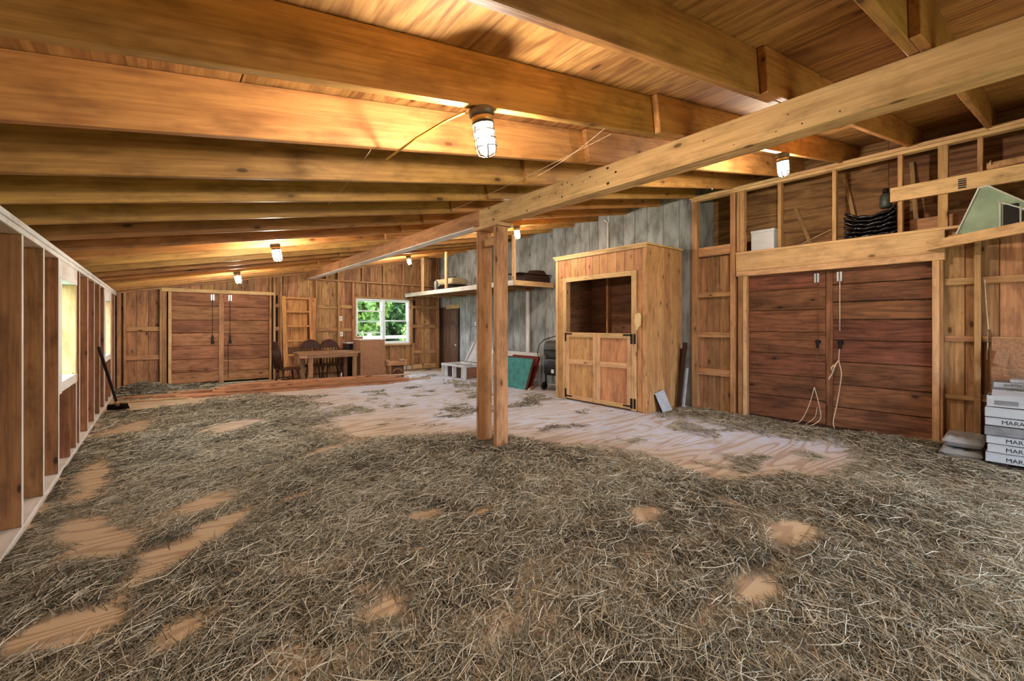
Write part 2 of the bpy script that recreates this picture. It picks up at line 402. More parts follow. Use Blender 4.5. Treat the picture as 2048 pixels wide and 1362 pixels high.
BARE = [(0.3, 3.9, 0.3, 0.16, 0.9), (0.3, 3.35, 0.34, 0.14, 1.0), (-0.02, 3.0, 0.3, 0.12, 1.0), (0.06, 2.3, 0.16, 0.1, 0.9), (-0.32, 2.6, 0.16, 0.22, 0.9), (0.82, 3.55, 0.2, 0.08, 0.5),
        (1.4, 2.66, 0.12, 0.07, 0), (0.8, 1.9, 0.1, 0.06, 0), (0.75, 6.6, 0.4, 0.3, 0.4), (1.26, 4.64, 0.45, 0.12, 0.5), (-0.3, 3.6, 0.2, 0.5, 0.3), (-0.45, 5.2, 0.14, 0.8, 0),
        (2.3, 0.9, 0.16, 0.1, 0), (2.6, 1.75, 0.15, 0.1, 0), (3.1, 1.0, 0.16, 0.1, 0), (2.5, 3.55, 0.1, 0.1, 0), (1.75, 2.45, 0.1, 0.06, 0), (-0.3, 7.2, 0.3, 0.4, 0), (0.0, 9.2, 0.6, 0.5, 0)]
def density(x, y):
    n = fbm(x*0.9, y*0.9, 3)
    d = 0.80 + 1.0*(n-0.5) + 0.55*(vnoise(x*5.3, y*5.3, 41)-0.5) + 0.3*(vnoise(x*13, y*13, 43)-0.5)
    for q in BARE: d = d - 1.1*blob(x, y, *q)
    lane = np.clip((x*0.55 + y - 5.55)/0.5, 0, 1)           # cleared floor towards the closet and the rear
    lane2 = np.clip((x - 3.02 - 0.3*np.maximum(0, 3.4-y) + 0.5*(vnoise(x*3, y*3, 15)-0.5))/0.4, 0, 1)*np.clip((y-0.85-0.25*np.maximum(0, x-5.0))/0.35, 0, 1)
    clear = np.maximum(lane*np.clip((x-1.0-0.12*(y-6))/0.9, 0, 1), lane2)
    hay_wall = np.clip((x-5.25-0.3*vnoise(x*2, y*2, 31))/0.7, 0, 1)*np.clip((3.6-y)/0.5, 0, 1)*0.5
    far = np.clip((y-8.4)/0.5, 0, 1)
    d = d*(1-0.97*clear) - 0.55*far*(x < 4.5) + hay_wall
    d = d + 0.42*clear*np.clip((fbm(x*2.2, y*2.8, 77)-0.56)/0.25, 0, 1)
    d = d + 1.3*blob(x, y, -0.2, 11.0, 0.5, 0.4) + 0.8*blob(x, y, 0.6, 11.15, 0.5, 0.25) + 0.6*blob(x, y, 6.1, 3.45, 0.4, 0.25) + 0.7*blob(x, y, 3.95, 0.9, 0.5, 0.35)
    return np.clip(d, 0, 1.3)

# ------------------------------------------------------------------ FLOOR (structure)
nx, ny = 90, 150
gx = np.linspace(-0.85, 7.2, nx); gy = np.linspace(YF, YB+0.15, ny)
PX, PY = np.meshgrid(gx, gy, indexing='ij')
V = np.stack([PX, PY, np.zeros_like(PX)], -1).reshape(-1, 3)
idx = np.arange(nx*ny).reshape(nx, ny)
Fq = np.stack([idx[:-1, :-1], idx[1:, :-1], idx[1:, 1:], idx[:-1, 1:]], -1).reshape(-1, 4)
fm = bpy.data.meshes.new('floor'); fm.from_pydata(V.tolist(), [], Fq.tolist()); fm.materials.append(MW['floor'])
dust = 1.3*blob(PX, PY, 4.6, 7.9, 2.1, 2.4, 0.2) + 1.3*blob(PX, PY, 5.1, 3.2, 1.1, 1.6, 0.3) + 1.0*blob(PX, PY, 4.0, 5.4, 1.2, 1.3) + 0.8*blob(PX, PY, 5.9, 1.8, 0.6, 1.2) + 0.35*blob(PX, PY, 1.6, 6.8, 1.0, 0.8)  # dust field, also painting the daylight pools on the floor
dust = np.clip(0.08+dust*(0.7+0.7*fbm(PX*1.6, PY*1.6, 21)), 0, 1)
a = fm.attributes.new('dust', 'FLOAT', 'POINT'); a.data.foreach_set('value', dust.reshape(-1).astype(np.float32))
floor = link('floor', fm, None, 'structure')
slab = B('floor_slab', -0.85, 7.2, YF, YB+0.15, -0.2, -0.012, 'darkwood', floor, axis=1)

# ------------------------------------------------------------------ CEILING (structure): skin, plywood sheets, rafters
def roofbox(name, x0, x1, y0, y1, o0, o1, mat, parent, axis):
    """sloped board between x0..x1, offsets o0..o1 above the rafter underside (vertical measure)"""
    L = (x1-x0)*math.sqrt(1+SL*SL); t = (o1-o0)/math.sqrt(1+SL*SL)
    dims = (L, y1-y0, t) if axis == 0 else (y1-y0, L, t)
    me = boxmesh(*dims, mat); o = link(name, me, parent)
    xm = (x0+x1)/2
    R = Matrix.Rotation(-math.atan(SL), 4, 'Y')
    if axis == 1: R = R @ AX[1]
    o.matrix_basis = Matrix.Translation((xm, (y0+y1)/2, zr(xm)+(o0+o1)/2)) @ R
    return o
x0, x1 = -0.95, 7.4
v, f = cuboid_geo(x0, x1, YF-0.1, YB+0.2, 0, 0.04)
v = [(p[0], p[1], zr(p[0])+0.27+p[2]) for p in v]
ceiling = M('ceiling', v, f, 'wall_skin', None, False, 'structure')
for i in range(7):
    for j in range(6):
        xa = -0.95+i*1.22; ya = YF+j*2.44 + (0.6 if i % 2 else 0) - 0.6
        xb = min(xa+1.217, x1); yb = min(ya+2.436, YB+0.15); ya = max(ya, YF)
        if yb-ya < 0.1 or xb-xa < 0.05: continue
        roofbox('plywood_sheet', xa, xb, ya, yb, 0.242, 0.262, 'ply', ceiling, 1)
RAFT = [-2.1, -1.48, -0.87, -0.25, 0.37, 0.96, 1.58, 2.20, 2.87, 3.475, 4.10, 4.77, 5.43, 6.03, 6.69, 7.39, 8.07, 8.72, 9.36, 10.0, 10.64, 11.2]
for y in RAFT:
    roofbox('rafter', -0.82, 2.93, y, y+0.042, 0.0, 0.24, 'rafter', ceiling, 0)
    roofbox('rafter', 2.47+random.uniform(-.03, .05), 7.15 if y < 3.4 else XG, y-0.043, y-0.001, 0.0, 0.24, 'rafter', ceiling, 0)

# ------------------------------------------------------------------ main beam and built-up post (things)
beam = empty('main_beam', (XBEAM+0.07, 1.0, ZB), 'long pale built-up timber beam carrying the rafters over the post', 'beam')
for k, (xa, xb) in enumerate(((2.76, 2.803), (2.805, 2.853), (2.855, 2.90))):
    B('beam_plank', xa, xb, YF+0.05, 3.98, ZB, zr(2.74), 'beam', beam)
for ky, kz, kr in [(2.691, 2.536, 0.0076), (2.629, 2.539, 0.0067), (2.571, 2.506, 0.0074), (2.446, 2.496, 0.0048), (2.302, 2.46, 0.0047), (2.371, 2.523, 0.0079), (2.186, 2.421, 0.0137), (2.111, 2.492, 0.0104), (2.774, 2.48, 0.0069), (2.693, 2.431, 0.0093), (2.987, 2.498, 0.0081), (2.19, 2.544, 0.0121), (3.709, 2.424, 0.0122), (3.752, 2.519, 0.0072), (3.166, 2.405, 0.0102), (2.854, 2.47, 0.0044), (0.916, 2.491, 0.0043), (0.846, 2.414, 0.0048), (0.977, 2.415, 0.0044), (1.213, 2.414, 0.0036), (1.404, 2.501, 0.005), (0.674, 2.416, 0.0045)]:
    lathe('knot', [(kr*0.6, 0.0), (kr, 0.0004), (kr*0.8, 0.0012)], 'darkwood', beam, 10).matrix_basis = Matrix.Translation((XBEAM+0.0002, ky, kz)) @ Matrix.Rotation(-math.pi/2, 4, 'Y') @ Matrix.Diagonal((0.8, 1.15, 1, 1))
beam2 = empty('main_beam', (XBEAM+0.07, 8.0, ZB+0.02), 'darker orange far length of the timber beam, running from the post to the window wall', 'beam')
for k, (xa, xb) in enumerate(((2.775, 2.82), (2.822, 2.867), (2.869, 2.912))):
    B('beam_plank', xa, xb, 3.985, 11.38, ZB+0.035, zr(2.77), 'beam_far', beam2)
B('daylit_strip', 2.775, 2.912, 4.1, 11.35, ZB+0.018, ZB+0.034, 'white', beam2)  # added pale strip: daylight and white dust painted on the beam underside
post = empty('support_post', (2.83, 3.84, 0), 'double built-up timber post standing in the hay under the beam', 'post')
for (xa, xb, ya, yb) in ((2.732, 2.885, 3.615, 3.645), (2.736, 2.88, 3.647, 3.68), (2.768, 2.922, 3.955, 3.993), (2.762, 2.915, 3.995, 4.033)):
    B('post_plank', xa, xb, ya, yb, 0, ZB-0.042, 'post', post)
B('post_cap', 2.72, 2.935, 3.585, 4.05, ZB-0.04, ZB-0.002, 'trim', post)
B('post_tie', 2.80, 2.86, 3.681, 3.954, 2.16, 2.24, 'post', post)

# ------------------------------------------------------------------ WALL LEFT (structure)
wl = B('wall_left', -0.87, -0.85, YF, YB+0.15, 0, 1.94, 'wall_skin', None, kind='structure')
# outer skin must be open at the windows: rebuild as four-sided mesh below
bpy.data.objects.remove(wl)
WINL = [(5.42, 6.20, 0.80, 1.70), (9.32, 10.12, 0.80, 1.70)]
parts = []
ys = [YF, WINL[0][0], WINL[0][1], WINL[1][0], WINL[1][1], YB+0.15]
for a_, b_, c_ in ((ys[0], ys[1], 0), (ys[1], ys[2], 1), (ys[2], ys[3], 0), (ys[3], ys[4], 1), (ys[4], ys[5], 0)):
    if c_:
        parts.append(cuboid_geo(-0.87, -0.85, a_, b_, 0, 0.80)); parts.append(cuboid_geo(-0.87, -0.85, a_, b_, 1.70, 2.2))
    else: parts.append(cuboid_geo(-0.87, -0.85, a_, b_, 0, 2.2))
v, f = merge(parts)
wl = M('wall_left', v, f, 'wall_skin', None, False, 'structure')
for (a_, b_) in hull_chunk(YF, YB, (0.19, 0.28)):
    hit = [w for w in WINL if a_ < w[1] and b_ > w[0]]
    if hit:
        B('sheathing_board', -0.845, -0.815, a_+.002, b_-.002, 0, 0.78, 'board', wl, axis=2); B('sheathing_board', -0.845, -0.815, a_+.002, b_-.002, 1.72, 2.1, 'board', wl, axis=2)
    else: B('sheathing_board', -0.845, -0.815, a_+.002, b_-.002, 0, 2.1, 'board', wl, axis=2)
STL = [-2.1, -1.5, -0.9, -0.3, 0.35, 0.96, 1.58, 2.2, 2.8, 3.41, 4.006, 4.643, 5.25, 6.24, 6.47, 7.143, 7.79, 8.45, 9.05, 9.16, 10.25, 10.4, 11.0]
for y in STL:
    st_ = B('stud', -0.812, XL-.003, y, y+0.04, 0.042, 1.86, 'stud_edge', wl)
    B('lit_edge', XL-.003, XL, y+.001, y+0.039, 0.042, 1.859, 'white', st_)  # added pale strip paints the light caught on the stud edge
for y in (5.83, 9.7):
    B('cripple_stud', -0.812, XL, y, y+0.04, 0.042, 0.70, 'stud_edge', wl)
B('sill_plate', -0.812, XL+0.004, YF, YB, 0.0, 0.04, 'white', wl)
for a_, b_ in ((YF, 3.75), (3.752, 8.3), (8.302, YB)):
    B('top_plate', -0.812, XL+0.003, a_, b_, 1.86, 1.898, 'white', wl)
for a_, b_ in ((YF, 2.0), (2.002, 6.1), (6.102, YB)):
    B('top_plate', -0.812, XL+0.006, a_, b_, 1.90, 1.938, 'white', wl)
for n_, (a_, b_, c_, d_) in enumerate(WINL):
    B('window_header', -0.812, XL+0.002, a_-0.13, b_+0.1, d_, 1.859, 'white', wl)
    w = empty('window_%d' % (n_+1), (XL, (a_+b_)/2, c_), kind='structure')
    B('casing', -0.85, XL+0.003, a_-0.14, a_-0.02, c_-0.1, d_-0.002, 'white', w)
    B('casing', -0.85, XL+0.003, b_, b_+0.05, c_-0.1, d_-0.002, 'trim', w)
    B('window_sill', -0.90, XL+0.002, a_-0.13, b_+0.1, c_-0.09, c_, 'white', w)
    B('window_frame', -0.90, -0.80, a_-0.02, a_+0.02, c_, d_, 'vinyl', w); B('window_frame', -0.90, -0.80, b_-0.02, b_, c_, d_, 'vinyl', w)
    B('window_frame', -0.90, -0.80, a_+.02, b_-.02, d_-0.035, d_, 'vinyl', w); B('window_frame', -0.90, -0.80, a_+.02, b_-.02, c_, c_+0.04, 'vinyl', w)
    B('meeting_rail', -0.88, -0.82, a_+.02, b_-.02, (c_+d_)/2-.02, (c_+d_)/2+.02, 'vinyl', w)
    B('pane', -0.852, -0.847, a_+.02, b_-.02, c_+.04, d_-.036, 'glass', w)

# ------------------------------------------------------------------ WALL BACK (structure)
DB = (0.10, 2.02, 0.0, 1.99); WB = (3.99, 5.52, 0.77, 2.0)
def gable(x): return zr(x)+0.24
def wallpiece_xz(x0, x1, z0, z1f, y0, y1):
    z0a = z0
    v = [(x0, y0, z0a), (x1, y0, z0a), (x1, y0, z1f(x1)), (x0, y0, z1f(x0)), (x0, y1, z0a), (x1, y1, z0a), (x1, y1, z1f(x1)), (x0, y1, z1f(x0))]
    return v, [(0, 1, 2, 3), (7, 6, 5, 4), (0, 4, 5, 1), (1, 5, 6, 2), (2, 6, 7, 3), (3, 7, 4, 0)]
parts = []
for (a_, b_) in ((-0.87, DB[0]), (DB[1], WB[0]), (WB[1], 6.7)): parts.append(wallpiece_xz(a_, b_, 0, gable, 11.53, 11.55))
parts.append(wallpiece_xz(DB[0], DB[1], 0, gable, 11.56, 11.58)); parts.append(wallpiece_xz(WB[0], WB[1], 2.0, gable, 11.53, 11.55))
parts.append(wallpiece_xz(WB[0], WB[1], 0, lambda x: 0.77, 11.53, 11.55))
v, f = merge(parts); wb = M('wall_back', v, f, 'wall_skin', None, False, 'structure')
for (a_, b_) in hull_chunk(-0.81, 6.55, (0.17, 0.29)):
    segs = [(0.0, gable((a_+b_)/2)-0.02)]
    if a_ < DB[1] and b_ > DB[0]: segs = [(1.99, gable((a_+b_)/2)-0.02)]
    if a_ < WB[1] and b_ > WB[0]: segs = [(0.0, 0.77), (2.0, gable((a_+b_)/2)-0.02)]
    for z0_, z1_ in segs:
        B('sheathing_board', a_+.002, b_-.002, 11.49+random.uniform(0, .006), 11.515, z0_, z1_, 'board', wb, axis=2)
for xa, xb, z0_, z1_ in ((-0.66, -0.60, 0, 1.93), (-0.565, -0.525, 0, 1.95), (-0.012, 0.03, 0, 2.06), (0.032, 0.072, 0, 2.06), (0.074, 0.10, 0, 2.06), (1.975, 2.02, 0, 2.42), (2.06, 2.105, 0, 2.44),
                         (2.20, 2.24, 0, 2.46), (2.99, 3.03, 0, 2.40), (3.53, 3.57, 0, 2.41), (3.90, 3.94, 0, 2.41), (5.575, 5.615, 0, 2.41), (5.91, 5.95, 0, 2.41), (6.40, 6.46, 0, 2.41)):
    B('stud', xa, xb, 11.40, 11.489, z0_, z1_, 'stud', wb)
for x in (3.25, 3.54, 4.17, 4.75, 5.32, 5.78, 6.10, 6.38):
    B('upper_stud', x-0.02, x+0.02, 11.40, 11.489, 2.445, gable(x)-0.26, 'stud', wb)
for x in (4.30, 4.75, 5.30): B('cripple_stud', x-0.02, x+0.02, 11.40, 11.489, 2.04, 2.40, 'stud', wb)
for x in (4.4, 4.95, 5.42): B('cripple_stud', x-0.02, x+0.02, 11.42, 11.489, 0.02, 0.72, 'stud', wb)
B('wall_plate', 2.75, 6.48, 11.385, 11.489, 2.405, 2.443, 'stud', wb)
roofbox('rake_plate', -0.80, 6.48, 11.40, 11.488, -0.04, -0.002, 'stud', wb, 0)
for xa, xb, zs in ((-0.523, -0.014, (1.21, 0.63)), (2.107, 2.198, (1.75, 1.2)), (3.032, 3.528, (1.75, 1.17, 0.6)), (3.572, 3.898, (1.76, 1.16)), (5.617, 5.908, (1.81, 1.25, 0.5)), (5.952, 6.398, (1.81, 1.25, 0.5)), (2.242, 2.988, (0.6,))):
    for z in zs: B('blocking', xa, xb, 11.45, 11.489, z-0.045, z+0.045, 'stud', wb)
B('base_board', 5.62, 6.38, 11.43, 11.46, 0.02, 0.15, 'trim', wb); B('base_board', 4.45, 5.6, 11.43, 11.46, 0.02, 0.12, 'whiteframe', wb)
B('header', 0.02, 2.10, 11.395, 11.42, 1.985, 2.055, 'trim', wb)
# outlets on the back wall are things fixed to studs
for x, z, nm, lb in ((3.60, 1.455, 'switch_box', 'white switch box high on the stud beside the window'), (3.615, 1.055, 'outlet_box', 'white outlet box low on the stud beside the window')):
    o = empty(nm, (x, 11.44, z-0.06), lb, 'outlet'); B('box_body', x-.03, x+.03, 11.405, 11.45, z-.055, z+.055, 'plate_w', o); B('face_plate', x-.035, x+.035, 11.398, 11.405, z-.06, z+.06, 'plate_w', o)
    B('switch_toggle' if nm[0] == 's' else 'socket', x-.01, x+.01, 11.392, 11.398, z-.02, z+.02, 'carton_grey', o)

# back double sliding door
def door_hardware(parent, P, axis, z_h, z_l):
    """P: function (u, depth, z) -> world; hanger bracket, rod and latch"""
    pass
d1 = empty('door_1', (1.07, 11.46, 0), kind='structure')
for xa, xb, zs in ((0.165, 0.995, (0.05, 0.284, 0.559, 0.845, 1.12, 1.395, 1.702, 1.975)), (1.09, 1.972, (0.05, 0.264, 0.526, 0.833, 1.095, 1.391, 1.687, 1.975))):
    for k in range(len(zs)-1):
        dy = random.uniform(0, 0.012)
        B('plank', xa, xb, 11.452+dy, 11.485+dy, zs[k]+.004, zs[k+1]-.004, 'door_b', d1)
B('center_post', 0.997, 1.088, 11.425, 11.485, 0.03, 1.98, 'stud', d1)
B('door_trim', 0.125, 0.18, 11.40, 11.45, 0.0, 1.975, 'trim', d1)
B('door_track', 0.12, 1.975, 11.40, 11.45, 1.975, 1.99, 'stud', d1)
for x in (0.885, 1.205):
    B('hanger_bracket', x-.035, x-.008, 11.42, 11.45, 1.825, 1.955, 'galv', d1); B('hanger_bracket', x+.006, x+.033, 11.42, 11.45, 1.825, 1.955, 'galv', d1)
    B('latch_rod', x-.006, x+.004, 11.435, 11.445, 1.05, 1.86, 'iron', d1)
    h = B('latch_handle', x-.022, x+.018, 11.425, 11.45, 0.93, 1.06, 'iron', d1); B('latch_knob', x-.03, x+.03, 11.40, 11.425, 0.88, 0.93, 'iron', d1)
B('stain_rod', 1.165, 1.175, 11.44, 11.45, 0.1, 0.9, 'iron', d1)

# back window: two double-hung units in one opening
w3 = empty('window_3', (4.75, 11.45, 0.8), kind='structure')
B('casing', 3.945, 3.99, 11.40, 11.50, 0.72, 2.04, 'stud', w3); B('casing', 5.52, 5.572, 11.40, 11.50, 0.72, 2.04, 'stud', w3)
B('casing', 3.99, 5.52, 11.40, 11.50, 1.995, 2.04, 'stud', w3); B('window_sill', 3.99, 5.52, 11.385, 11.50, 0.72, 0.765, 'trim', w3)
B('window_frame', 3.992, 4.03, 11.43, 11.54, 0.77, 1.99, 'vinyl', w3); B('window_frame', 5.48, 5.518, 11.43, 11.54, 0.77, 1.99, 'vinyl', w3)
B('window_frame', 4.03, 5.48, 11.43, 11.54, 1.955, 1.99, 'vinyl', w3); B('window_frame', 4.03, 5.48, 11.43, 11.54, 0.77, 0.80, 'vinyl', w3)
B('mullion', 4.715, 4.79, 11.43, 11.54, 0.80, 1.955, 'vinyl', w3)
def sash(xa, xb, z0_, z1_, y, scr=False):
    r = B('sash_rail', xa, xb, y, y+0.03, z1_-0.035, z1_, 'vinyl', w3); B('sash_rail', xa, xb, y, y+0.03, z0_, z0_+0.035, 'vinyl', w3)
    B('sash_stile', xa, xa+0.03, y, y+0.03, z0_+.035, z1_-.035, 'vinyl', w3); B('sash_stile', xb-0.03, xb, y, y+0.03, z0_+.035, z1_-.035, 'vinyl', w3)
    B('pane', xa+.03, xb-.03, y+.012, y+.016, z0_+.035, z1_-.035, 'screen' if scr else 'glass', w3)
sash(4.03, 4.715, 1.36, 1.955, 11.50); sash(4.03, 4.715, 1.06, 1.68, 11.455)
sash(4.79, 5.48, 1.38, 1.955, 11.50); sash(4.79, 5.48, 0.80, 1.42, 11.455)

# ------------------------------------------------------------------ WALL RIGHT (structure): stud wall with sliding doors and open upper bay
DR = (0.756, 2.65, 0.0, 1.985)
parts = [cuboid_geo(6.57, 6.59, YF, DR[0], 0, 2.33), cuboid_geo(6.57, 6.59, DR[1], 3.47, 0, 2.33), cuboid_geo(6.57, 6.59, DR[0], DR[1], 0, 2.33)]
parts.append(cuboid_geo(7.19, 7.21, YF, 3.5, 0, 3.72))
v, f = merge(parts); wr = M('wall_right', v, f, 'wall_skin', None, False, 'structure')
for (a_, b_) in hull_chunk(YF, DR[0]-.03, (0.17, 0.27)) + hull_chunk(DR[1]+.06, 3.40, (0.15, 0.2)):
    B('sheathing_board', 6.532, 6.56, a_+.002, b_-.002, 0, 2.33, 'board', wr, axis=2)
for a_, b_, z0_, z1_ in ((3.385, 3.474, 0, 3.24), (2.815, 2.886, 0, 3.24), (2.65, 2.705, 0, 2.30), (2.707, 2.773, 0, 2.30), (0.675, 0.713, 0, 2.30), (0.715, 0.756, 0, 2.0), (0.402, 0.45, 0, 2.33),
                         (-0.21, -0.17, 0, 2.33), (-0.82, -0.78, 0, 2.33), (-1.42, -1.38, 0, 2.33), (-2.03, -1.99, 0, 2.33)):
    B('stud', XR, 6.531, a_, b_, z0_, z1_, 'stud', wr)
B('jamb_trim', XR-0.014, XR-.001, 2.652, 2.70, 0, 1.985, 'trim', wr); B('jamb_trim', XR-0.014, XR-.001, 0.70, 0.757, 0, 1.985, 'trim', wr)
for z0_, z1_ in ((2.34, 2.48), (1.715, 1.785), (1.105, 1.185), (0.53, 0.63)):
    B('blocking', 6.46, 6.531, 2.888, 3.383, z0_, z1_, 'stud', wr)
for ya, yb in ((0.452, 0.673), (-0.168, 0.40), (-0.778, -0.212), (-1.378, -0.822)):
    for z0_, z1_ in ((1.715, 1.785), (1.12, 1.18), (0.51, 0.56)): B('blocking', 6.49, 6.531, ya, yb, z0_, z1_, 'stud', wr)
B('header', XR-0.012, 6.49, 0.66, 2.80, 2.065, 2.30, 'trim', wr); B('header_strip', XR-0.022, 6.49, 0.66, 2.79, 1.985, 2.063, 'trim', wr)
B('ledge_board', XR-0.004, 6.56, 0.46, 2.81, 2.302, 2.335, 'trim', wr)
for a_, b_ in hull_chunk(6.562, 7.16, (0.13, 0.16)): B('shelf_board', a_, b_-.004, YF, 3.47, 2.30, 2.325, 'plywall', wr)
for a_, b_ in ((YF, 0.35), (0.352, 2.0), (2.002, 3.50)): B('top_plate', 6.42, 6.531, a_, b_, 3.243, 3.281, 'trim', wr, axis=1)
B('top_plate', 6.432, 6.531, YF, 3.48, 3.205, 3.242, 'trim', wr)
for a_, b_ in ((2.69, 2.75), (2.755, 2.794), (2.218, 2.26), (1.611, 1.652), (0.998, 1.04), (0.638, 0.715), (0.388, 0.428), (-0.21, -0.17), (-0.82, -0.78), (-1.42, -1.38)):
    B('upper_stud', XR, 6.53, a_, b_, 2.336 if b_ > .5 else 2.331, 3.204, 'stud', wr)
for a_, b_ in ((YF, -1.2), (-1.198, 0.02), (0.022, 1.24), (1.242, 2.46), (2.462, 3.50)):
    B('plywood_sheet', 7.165, 7.185, a_, b_, 2.2, 3.64, 'plywall', wr, axis=1)
B('end_panel', 6.55, 7.16, 3.475, 3.495, 2.2, 3.55, 'grey', wr, axis=2)
for (ya, za, yb, zb) in ((1.50, 2.33, 1.68, 3.25), (0.95, 2.36, 1.02, 3.28), (2.02, 2.33, 2.26, 2.98)):
    bar('leaning_stick' if ya != 1.5 else 'leaning_brace', (7.0, ya, za+.02), (7.12, yb, zb), 0.045, 0.03, 'stud', wr, up=(1, 0, 0))

# right sliding doors
d2 = empty('door_2', (6.51, 1.70, 0), kind='structure')
for ya, yb, zs, off in ((1.738, 2.648, (0.03, 0.33, 0.62, 0.91, 1.20, 1.49, 1.77, 2.02), 0.004), (0.758, 1.660, (0.03, 0.28, 0.56, 0.84, 1.11, 1.36, 1.58, 1.80, 2.02), 0.018)):
    for k in range(len(zs)-1):
        dx = random.uniform(0, off)
        B('plank', 6.502+dx, 6.53+dx, ya, yb, zs[k]+.003, zs[k+1]-.004 - (0.006 if off > .01 else 0), 'door', d2)
B('center_post', 6.515, 6.555, 1.662, 1.736, 0.01, 2.02, 'door', d2)
B('back_sheet', 6.552, 6.565, 0.757, 2.649, 0.01, 2.02, 'door', d2)
B('door_sill', 6.45, 6.56, 0.757, 2.649, 0.0, 0.03, 'darkwood', d2)
for y in (1.823, 1.585):
    for k in (-1, 1): B('hanger_bracket', 6.465, 6.50, y+k*0.016-.011, y+k*0.016+.011, 1.83, 1.95, 'galv', d2)
tube('latch_rod', [(6.49, 1.815, 1.85), (6.49, 1.815, 1.12)], 0.004, 'ropedark', d2); tube('latch_rod', [(6.49, 1.585, 1.85), (6.49, 1.585, 1.22)], 0.006, 'rope', d2)
for y in (1.815, 1.58):
    B('latch_handle', 6.465, 6.50, y-.014, y+.014, 1.0, 1.11, 'iron', d2); B('latch_plate', 6.495, 6.502, y-.03, y+.03, 1.06, 1.10, 'iron', d2)
def rope(pts, r=0.005, mat='rope'):
    # Catmull-Rom through pts
    P_ = [Vector(p) for p in pts]; out = []
    for i in range(len(P_)-1):
        p0, p1, p2, p3 = P_[max(i-1, 0)], P_[i], P_[i+1], P_[min(i+2, len(P_)-1)]
        for k in range(6):
            t = k/6; out.append(0.5*((2*p1)+(p2-p0)*t+(2*p0-5*p1+4*p2-p3)*t*t+(3*p1-p0-3*p2+p3)*t**3))
    out.append(P_[-1]); return tube('rope', out, r, mat, d2, 5)
rope([(6.48, 1.815, 1.0), (6.48, 1.82, 0.75), (6.48, 1.85, 0.5)], 0.005, 'ropedark')
rope([(6.48, 1.85, 0.5), (6.46, 1.90, 0.27), (6.42, 1.98, 0.06), (6.36, 2.05, 0.02)]); rope([(6.48, 1.85, 0.5), (6.47, 1.80, 0.3), (6.44, 1.77, 0.13), (6.38, 1.82, 0.05), (6.34, 1.87, 0.02)])
rope([(6.48, 1.82, 0.25), (6.46, 1.84, 0.12), (6.42, 1.93, 0.02)], 0.004)
rope([(6.48, 1.585, 1.0), (6.47, 1.59, 0.86), (6.45, 1.56, 0.7), (6.45, 1.58, 0.5), (6.46, 1.61, 0.3), (6.44, 1.64, 0.1), (6.42, 1.62, 0.02)], 0.006)
rope([(6.47, 1.59, 0.86), (6.44, 1.62, 0.80), (6.44, 1.65, 0.70), (6.45, 1.69, 0.62)], 0.008); rope([(6.45, 1.64, 0.72), (6.44, 1.66, 0.76), (6.44, 1.63, 0.80)], 0.009)

# ------------------------------------------------------------------ grey barn wall (structure) with a brown door near the corner
wg = M('wall_right_rear', *merge([cuboid_geo(6.53, 6.56, 3.5, 10.36, 0, 3.5), cuboid_geo(6.53, 6.56, 10.36, 11.3, 1.8, 3.5), cuboid_geo(6.53, 6.56, 11.3, 11.55, 0, 3.5), cuboid_geo(6.56, 6.58, 10.3, 11.4, 0, 1.9)]), 'wall_skin', None, False, 'structure')
for (a_, b_) in hull_chunk(3.48, 11.40, (0.2, 0.31)):
    z0_ = 1.80 if (a_ < 11.28 and b_ > 10.38) else 0.0
    B('barn_board', XG-random.uniform(0, .008), 6.528, a_+.003, b_-.003, z0_, zr(6.5)+0.2, 'grey', wg, axis=2)
d3 = B('door_3', 6.515, 6.545, 10.42, 11.25, 0.01, 1.785, 'browndoor', None, kind='structure')
for za, zb in ((0.12, 0.62), (0.74, 1.30), (1.40, 1.70)):
    for ya, yb in ((10.52, 10.78), (10.88, 11.14)):
        B('door_panel', 6.503, 6.514, ya, yb, za, zb, 'browndoor', d3)
lathe('door_knob', [(0.012, 0), (0.012, 0.03), (0.028, 0.04), (0.03, 0.055), (0.018, 0.068)], 'galv', d3, 12).matrix_basis = Matrix.Translation((6.513, 10.48, 0.72)) @ Matrix.Rotation(-math.pi/2, 4, 'Y')
B('door_casing', 6.47, 6.499, 10.30, 11.02, 1.755, 1.865, 'trim', d3); B('door_casing', 6.485, 6.52, 10.36, 10.415, 0, 1.75, 'darkwood', d3)
o = empty('light_switch', (6.49, 9.52, 1.26), 'white light switch plate on the grey boards beside the brown door', 'switch')
B('face_plate', 6.484, 6.491, 9.485, 9.555, 1.255, 1.37, 'plate_w', o); B('toggle', 6.474, 6.484, 9.512, 9.528, 1.30, 1.325, 'plastic_white', o)
o = empty('hanging_wire', (6.48, 9.72, 1.55), 'dark bent wire hook hanging on the grey boards near the switch', 'wire')
tube('wire_drop', [(6.475, 9.72, 1.53), (6.475, 9.73, 1.2), (6.475, 9.75, 0.86)], 0.008, 'carton_grey', o); tube('wire_loop', [(6.475, 9.72, 1.2), (6.46, 9.6, 1.26), (6.46, 9.45, 1.25), (6.47, 9.36, 1.15)], 0.006, 'carton_grey', o)
o = empty('conduit', (6.48, 5.13, 2.5), 'thin white conduit running up the grey wall above the closet', 'conduit')
tube('conduit_pipe', [(6.478, 5.13, 2.51), (6.478, 5.13, 3.1), (6.478, 5.14, 3.2), (6.46, 5.2, 3.26)], 0.011, 'plate_w', o); B('pipe_strap', 6.46, 6.492, 5.105, 5.155, 2.9, 2.92, 'galv', o)

